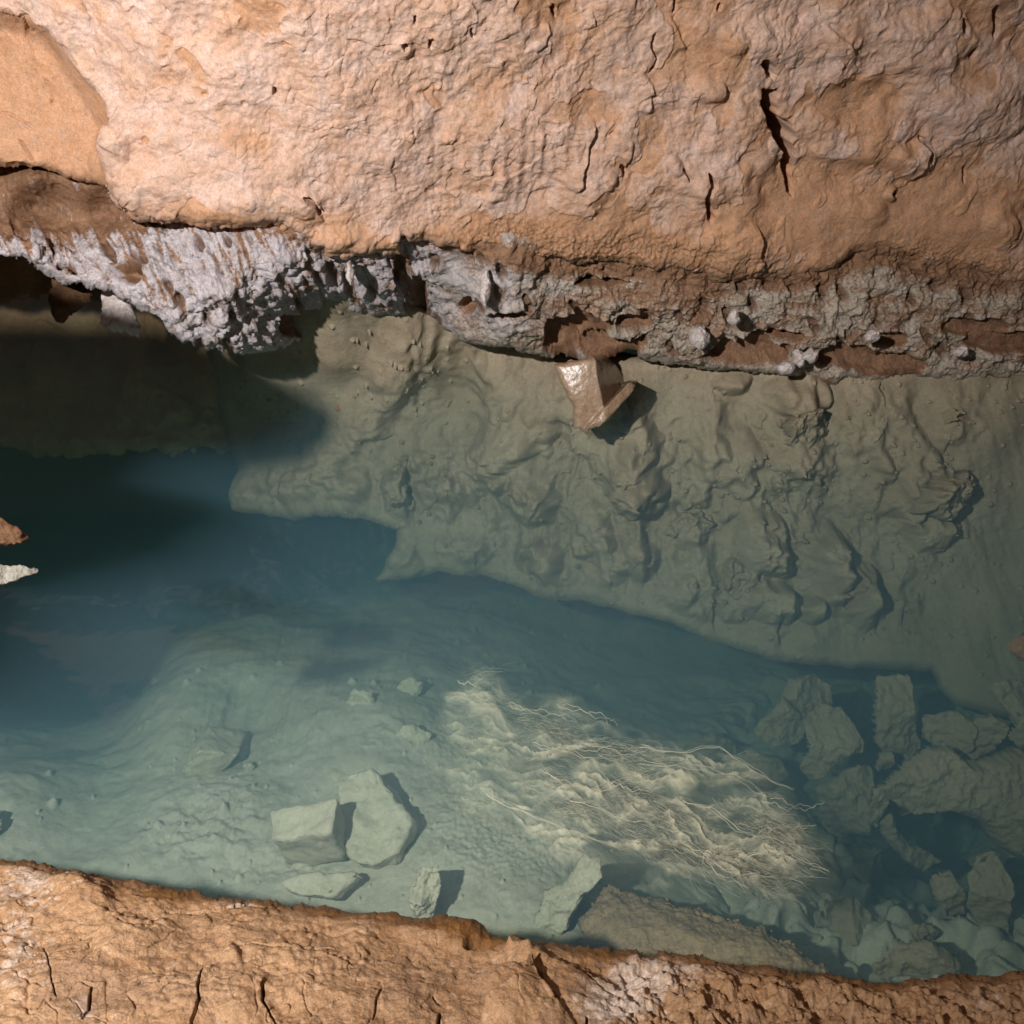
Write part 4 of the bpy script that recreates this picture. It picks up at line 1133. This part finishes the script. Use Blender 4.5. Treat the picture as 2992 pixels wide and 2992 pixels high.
# ------------------------------------------------------------------ reflection on the water, imitated by pale strands and films
def strand_material(name, a, b):
    t = NT(name); co = t.co()
    base = t.mix(t.ramp(t.noise(co, 30, 4, 0.6), [(0.3, 0.0), (0.7, 1.0)]), a, b)
    m = t.finish(base, 0.8, None, spec=0.1)
    p = [n for n in t.t.nodes if n.type == 'BSDF_PRINCIPLED'][0]
    p.inputs['Alpha'].default_value = 0.42
    return m


M_ROOT = strand_material('pale_strand', (0.68, 0.60, 0.45), (0.82, 0.75, 0.60))
M_REFLF = strand_material('fine_strand', (0.55, 0.51, 0.40), (0.78, 0.71, 0.56))
REFL_AREA = [(1310, 1960), (1360, 1925), (1440, 1925), (1480, 2010), (1640, 2040), (1760, 2120), (1900, 2160), (2130, 2180), (2280, 2280), (2360, 2390), (2380, 2470),
             (2430, 2520), (2400, 2590), (2250, 2640), (2080, 2610), (1900, 2560), (1740, 2480), (1560, 2380), (1380, 2310), (1260, 2200), (1290, 2080)]


KG = np.meshgrid(np.arange(1000, 2700, 10.0), np.arange(1800, 2800, 10.0))
ANG = 0.35 * 2 * perlin(np.stack([KG[0] * 0.006, KG[1] * 0.009, KG[0] * 0 + 0.6], -1), 901)


def flow_strand(x, y, length, z0, pr, amp, k, heading=0.25):
    pts = []
    n = max(6, int(length / 14))
    ph = pr.uniform(0, 6.28); fr = pr.uniform(0.012, 0.034)
    for i in range(n):
        t = i / (n - 1)
        ix = min(max(int((x - 1000) / 10), 0), ANG.shape[1] - 1); iy = min(max(int((y - 1800) / 10), 0), ANG.shape[0] - 1)
        ang = 0.30 + 0.25 * math.sin((x - 1700) * 0.004) + float(ANG[iy, ix])
        ang = 0.5 * ang + 0.5 * heading
        x += math.cos(ang) * length / n; y += math.sin(ang) * length / n
        wob = amp * math.sin(x * fr + ph) + amp * 0.7 * math.sin(x * fr * 2.7 + ph * 1.7)
        pts.append((x, y + wob, z0 + 0.03 * math.sin(t * 3 + ph) - 0.03 * t))
    return pts


def tube(V, F, pts, r0, r1, sides=4):
    P = np.array([point(p[0], p[1], z=p[2]) for p in pts])
    T = np.gradient(P, axis=0); T /= np.linalg.norm(T, axis=1)[:, None] + 1e-9
    up = np.array([0, -0.5, 0.85]); S = np.cross(T, up); S /= np.linalg.norm(S, axis=1)[:, None] + 1e-9
    U = np.cross(S, T)
    n = len(P); base = len(V)
    for i in range(n):
        r = r0 + (r1 - r0) * i / (n - 1)
        for s in range(sides):
            a = 2 * math.pi * s / sides
            V.append(P[i] + r * (math.cos(a) * S[i] + math.sin(a) * U[i]))
    for i in range(n - 1):
        for s in range(sides):
            s2 = (s + 1) % sides
            F.append((base + i * sides + s, base + i * sides + s2, base + (i + 1) * sides + s2, base + (i + 1) * sides + s))
    F.append(tuple(base + s for s in range(sides))[::-1]); F.append(tuple(base + (n - 1) * sides + s for s in range(sides)))


root = bpy.data.objects.new('reflection_mat', None); COL.objects.link(root)
tag(root, 'tangled mat of fine pale strands imitating a reflection on the water near the bank', 'reflection strands')
pr = np.random.default_rng(5)
V, F = [], []
cnt = 0; tries = 0
cx_, cy_ = pr.uniform(1240, 2420, 60000), pr.uniform(1900, 2650, 60000)
ok = inside(cx_, cy_, REFL_AREA)
u_, v_ = cx_ * 0.95 + cy_ * 0.3, cy_ * 0.95 - cx_ * 0.3
v_ = v_ + 34 * perlin(np.stack([cx_ * 0.006, cy_ * 0.006, cx_ * 0 + 1.7], -1), 913)
dens = 0.10 + 1.7 * perlin(np.stack([u_ * 0.0045, v_ * 0.019, u_ * 0 + 0.4], -1), 911) + 1.0 * perlin(np.stack([u_ * 0.012, v_ * 0.035, u_ * 0 + 2.4], -1), 912)
dens += blobs(cx_, cy_, [(2150, 2480, 200, 80, 0.25), (1950, 2220, 200, 50, 0.2), (1500, 2050, 120, 80, 0.1), (2080, 2290, 90, 40, -0.5), (1850, 2560, 150, 40, -0.3)])
ed_, _, _ = line_dist(cx_, cy_, REFL_AREA, True)
ok &= pr.random(60000) < dens * sstep(ed_, 5, 130)
for x, y in list(zip(cx_[ok], cy_[ok]))[:3000]:
    zz = -0.26 - 0.14 * (2300 - y) / 400 if x > 1500 else -0.38
    pts = flow_strand(x, y, pr.uniform(30, 120), zz + pr.uniform(-0.06, 0.04), pr, pr.uniform(2, 8), 0, heading=0.25 + pr.normal(0, 0.5))
    tube(V, F, pts, pr.uniform(0.0004, 0.0010), 0.0003, 3)
    cnt += 1
print('threads', cnt)
fr = link_mesh('fine_strands', np.array(V), F, M_REFLF, parent=root)
fr['kind'] = 'stuff'




def film_material():
    t = NT('reflection_film')
    wisp = t.attr('wisp'); tone = t.attr('tone')
    base = t.mix(tone, (0.55, 0.54, 0.43), (0.84, 0.73, 0.53))
    m = t.finish(base, 0.85, None, spec=0.1)
    p = [n for n in t.t.nodes if n.type == 'BSDF_PRINCIPLED'][0]
    t.t.links.new(wisp, p.inputs['Alpha'])
    return m


M_FILM = film_material()
FILM = [(1300, 1960), (1340, 1900), (1450, 1890), (1500, 1990), (1660, 2010), (1780, 2090), (1900, 2130), (2150, 2150), (2320, 2250), (2400, 2370), (2420, 2450), (2480, 2520), (2460, 2620), (2300, 2700), (2100, 2690), (1900, 2640), (1700, 2600), (1500, 2520), (1330, 2400), (1200, 2240), (1240, 2080)]


def film_layer(z0, k):
    def dep(X, Y):
        return depth_for_z(X, Y, z0 - 0.13 * (2300 - Y) / 400 - 0.06 * sstep(X, 1700, 1300))

    def dis(X, Y, P, sd):
        u = X * 0.955 + Y * 0.295; v = Y * 0.955 - X * 0.295
        v = v + 34 * perlin(np.stack([X * 0.0055, Y * 0.007, X * 0 + k], -1), 931) + 16 * perlin(np.stack([X * 0.017, Y * 0.02, X * 0 + k], -1), 932) + 6 * perlin(np.stack([X * 0.05, Y * 0.06, X * 0 + k], -1), 933)
        r1 = np.clip(1 - 3.2 * np.abs(perlin(np.stack([u * 0.0065, v * 0.030, X * 0 + k], -1), 934)), 0, 1) ** 2
        r2 = np.clip(1 - 3.0 * np.abs(perlin(np.stack([u * 0.014, v * 0.075, X * 0 + k], -1), 935)), 0, 1) ** 2
        r3 = np.clip(1 - 2.6 * np.abs(perlin(np.stack([u * 0.034, v * 0.14, X * 0 + k], -1), 936)), 0, 1) ** 1.5
        cl = sstep(fbm(np.stack([u * 0.0042, v * 0.012, X * 0 + 3 * k], -1), 3, 937) + blobs(X, Y, [(1480, 2120, 170, 130, 0.45), (1950, 2250, 250, 70, 0.35), (1800, 2400, 300, 90, 0.3), (2150, 2480, 220, 90, 0.35), (1400, 2350, 160, 130, 0.15), (2080, 2320, 80, 35, -0.5), (1900, 2560, 260, 50, -0.35)]), 0.02, 0.48)
        w = cl * (0.16 + 0.55 * r1 + 0.45 * r2 + 0.30 * r3) * sstep(sd, 0, 110)
        w = w + 0.10 * sstep(sd, 0, 130)
        return 0.03 * fbm(P * 6, 2, 938) + 0.010 * r1, dict(wisp=np.clip(w * 0.55, 0, 0.8), tone=np.clip(0.15 + 0.7 * r1 * cl + 0.4 * sstep(X, 1500, 2000) - 0.25 * sstep(Y, 2420, 2600), 0, 1))
    f = patch('reflection_film', FILM, dep, dis, M_FILM, step=2.8, edge_noise=20, edge_f=0.012, skirt=(0.002,), parent=root, seed=20 + int(k))


film_layer(-0.215, 1.0)
film_layer(-0.33, 4.0)
BIG = [[(1400, 2310), (1450, 2350), (1520, 2380), (1600, 2400), (1680, 2440), (1760, 2470), (1850, 2480), (1930, 2440)],
       [(1600, 2250), (1660, 2290), (1720, 2310), (1800, 2300), (1880, 2270), (1950, 2250)],
       [(1880, 2180), (1960, 2200), (2060, 2180), (2120, 2185), (2190, 2225), (2250, 2280), (2330, 2300)],
       [(1870, 2220), (1960, 2240), (2060, 2240), (2150, 2270), (2220, 2310), (2260, 2330)],
       [(1620, 2060), (1700, 2080), (1760, 2100), (1780, 2120)], [(1660, 2330), (1760, 2370), (1860, 2400), (1960, 2420), (2040, 2440)],
       [(1760, 2280), (1800, 2300), (1860, 2310), (1920, 2300)], [(1990, 2330), (2060, 2350), (2130, 2390), (2190, 2440), (2300, 2450), (2400, 2480)],
       [(2000, 2450), (2050, 2480), (2120, 2530), (2200, 2550), (2300, 2560)], [(1500, 2060), (1560, 2080), (1640, 2090), (1700, 2110)],
       [(2170, 2490), (2260, 2480), (2340, 2500), (2420, 2540)], [(2240, 2420), (2300, 2408), (2380, 2410)], [(2060, 2480), (2040, 2520), (2090, 2560), (2180, 2600)],
       [(1330, 1990), (1380, 2000), (1440, 1990)], [(1340, 2030), (1400, 2040), (1460, 2060)], [(1700, 2190), (1780, 2180), (1860, 2200), (1930, 2200)],
       [(1560, 2180), (1640, 2190), (1740, 2220), (1830, 2210)], [(2230, 2330), (2310, 2360), (2390, 2355)]]
for b in BIG:
    for rep in range(2):
        P = np.array(b, float)
        t = np.linspace(0, 1, len(P)); tt = np.linspace(0, 1, 22)
        xs = np.interp(tt, t, P[:, 0]); ys = np.interp(tt, t, P[:, 1])
        for _ in range(2):
            xs[1:-1] = (xs[:-2] + 2 * xs[1:-1] + xs[2:]) / 4; ys[1:-1] = (ys[:-2] + 2 * ys[1:-1] + ys[2:]) / 4
        ph = pr.uniform(0, 6.28)
        ys = ys + pr.uniform(-9, 9) + 5 * np.sin(tt * 17 + ph) + 3 * np.sin(tt * 41 + ph); xs = xs + pr.uniform(-25, 25)
        zz = -0.19 - 0.12 * (2300 - ys.mean()) / 400
        V, F = [], []
        tube(V, F, [(x, y, zz + pr.uniform(-0.02, 0.02) * 0 + 0.01 * math.sin(q * 5 + ph)) for x, y, q in zip(xs, ys, tt)], pr.uniform(0.0006, 0.0012), 0.0004, 5)
        link_mesh('reflection_strand', np.array(V), F, M_ROOT, parent=root)
cen = point(1850, 2300, z=-0.2)

# ------------------------------------------------------------------ water
def water_material():
    t = NT('clear_pool_water')
    geo = t.n('NewGeometry')
    ior = t.math('ADD', 1.333, t.math('MULTIPLY', geo.outputs['Backfacing'], 1 / 1.333 - 1.333))
    fr = t.n('Fresnel'); t.set(fr, 'IOR', ior)
    tr = t.n('BsdfTransparent'); gl = t.n('BsdfGlossy', i_Roughness=0.03)
    b = t.n('Bump', i_Height=t.noise(t.co(), 9, 3, 0.5), i_Distance=0.01, i_Strength=0.2)
    t.t.links.new(b.outputs[0], gl.inputs['Normal'])
    mx = t.n('MixShader'); t.t.links.new(fr.outputs[0], mx.inputs[0]); t.t.links.new(tr.outputs[0], mx.inputs[1]); t.t.links.new(gl.outputs[0], mx.inputs[2])
    t.t.links.new(mx.outputs[0], t.out.inputs['Surface'])
    ab = t.n('VolumeAbsorption', i_Color=(0.51, 0.82, 0.84, 1), i_Density=1.0)
    sc = t.n('VolumeScatter', i_Color=(0.36, 0.69, 0.96, 1), i_Density=0.58, i_Anisotropy=0.2)
    ad = t.n('AddShader'); t.t.links.new(ab.outputs[0], ad.inputs[0]); t.t.links.new(sc.outputs[0], ad.inputs[1])
    t.t.links.new(ad.outputs[0], t.out.inputs['Volume'])
    return t.m


x0, x1, y0, y1, zb = -4.5, 4.5, -0.6, 7.0, -3.2
V = np.array([(x0, y0, 0), (x1, y0, 0), (x1, y1, 0), (x0, y1, 0), (x0, y0, zb), (x1, y0, zb), (x1, y1, zb), (x0, y1, zb)], float)
F = [(0, 1, 2, 3), (7, 6, 5, 4), (0, 4, 5, 1), (1, 5, 6, 2), (2, 6, 7, 3), (3, 7, 4, 0)]
water = link_mesh('pool_water', V, F, water_material(), smooth=False)
tag(water, 'still clear blue-green water of the cave pool', kind='structure')

# ------------------------------------------------------------------ light and camera
w = bpy.data.worlds.new('World'); SC.world = w; w.use_nodes = True
nt = w.node_tree; bg = nt.nodes['Background']
bg.inputs[0].default_value = (1.0, 0.80, 0.62, 1); bg.inputs[1].default_value = 0.06   # faint glow of the rest of the cave

L = bpy.data.lights.new('hand_lamp', 'SPOT'); L.energy = 350; L.color = (1.0, 0.97, 0.94); L.shadow_soft_size = 0.026
L.spot_size = math.radians(112); L.spot_blend = 1.0
lo = bpy.data.objects.new('hand_lamp', L); COL.objects.link(lo); lo.location = LAMP
aim = Vector((-0.55, 1.62, 0.34)) - Vector(LAMP)
lo.rotation_euler = aim.to_track_quat('-Z', 'Y').to_euler()

cd = bpy.data.cameras.new('camera'); cam = bpy.data.objects.new('camera', cd); COL.objects.link(cam)
cam.location = C0; cam.rotation_euler = (math.pi / 2 - PITCH, 0, 0)
cd.sensor_width = 36; cd.lens = 18 / TF; cd.clip_start = 0.02; cd.clip_end = 200
SC.camera = cam
SC.view_settings.view_transform = 'Standard'; SC.view_settings.look = 'None'; SC.view_settings.exposure = 0.0; SC.view_settings.gamma = 1.0
SC.render.engine = 'CYCLES'
SC.cycles.use_denoising = True
SC.cycles.max_bounces = 6; SC.cycles.volume_bounces = 1; SC.cycles.transparent_max_bounces = 12
SC.cycles.caustics_reflective = False; SC.cycles.caustics_refractive = False
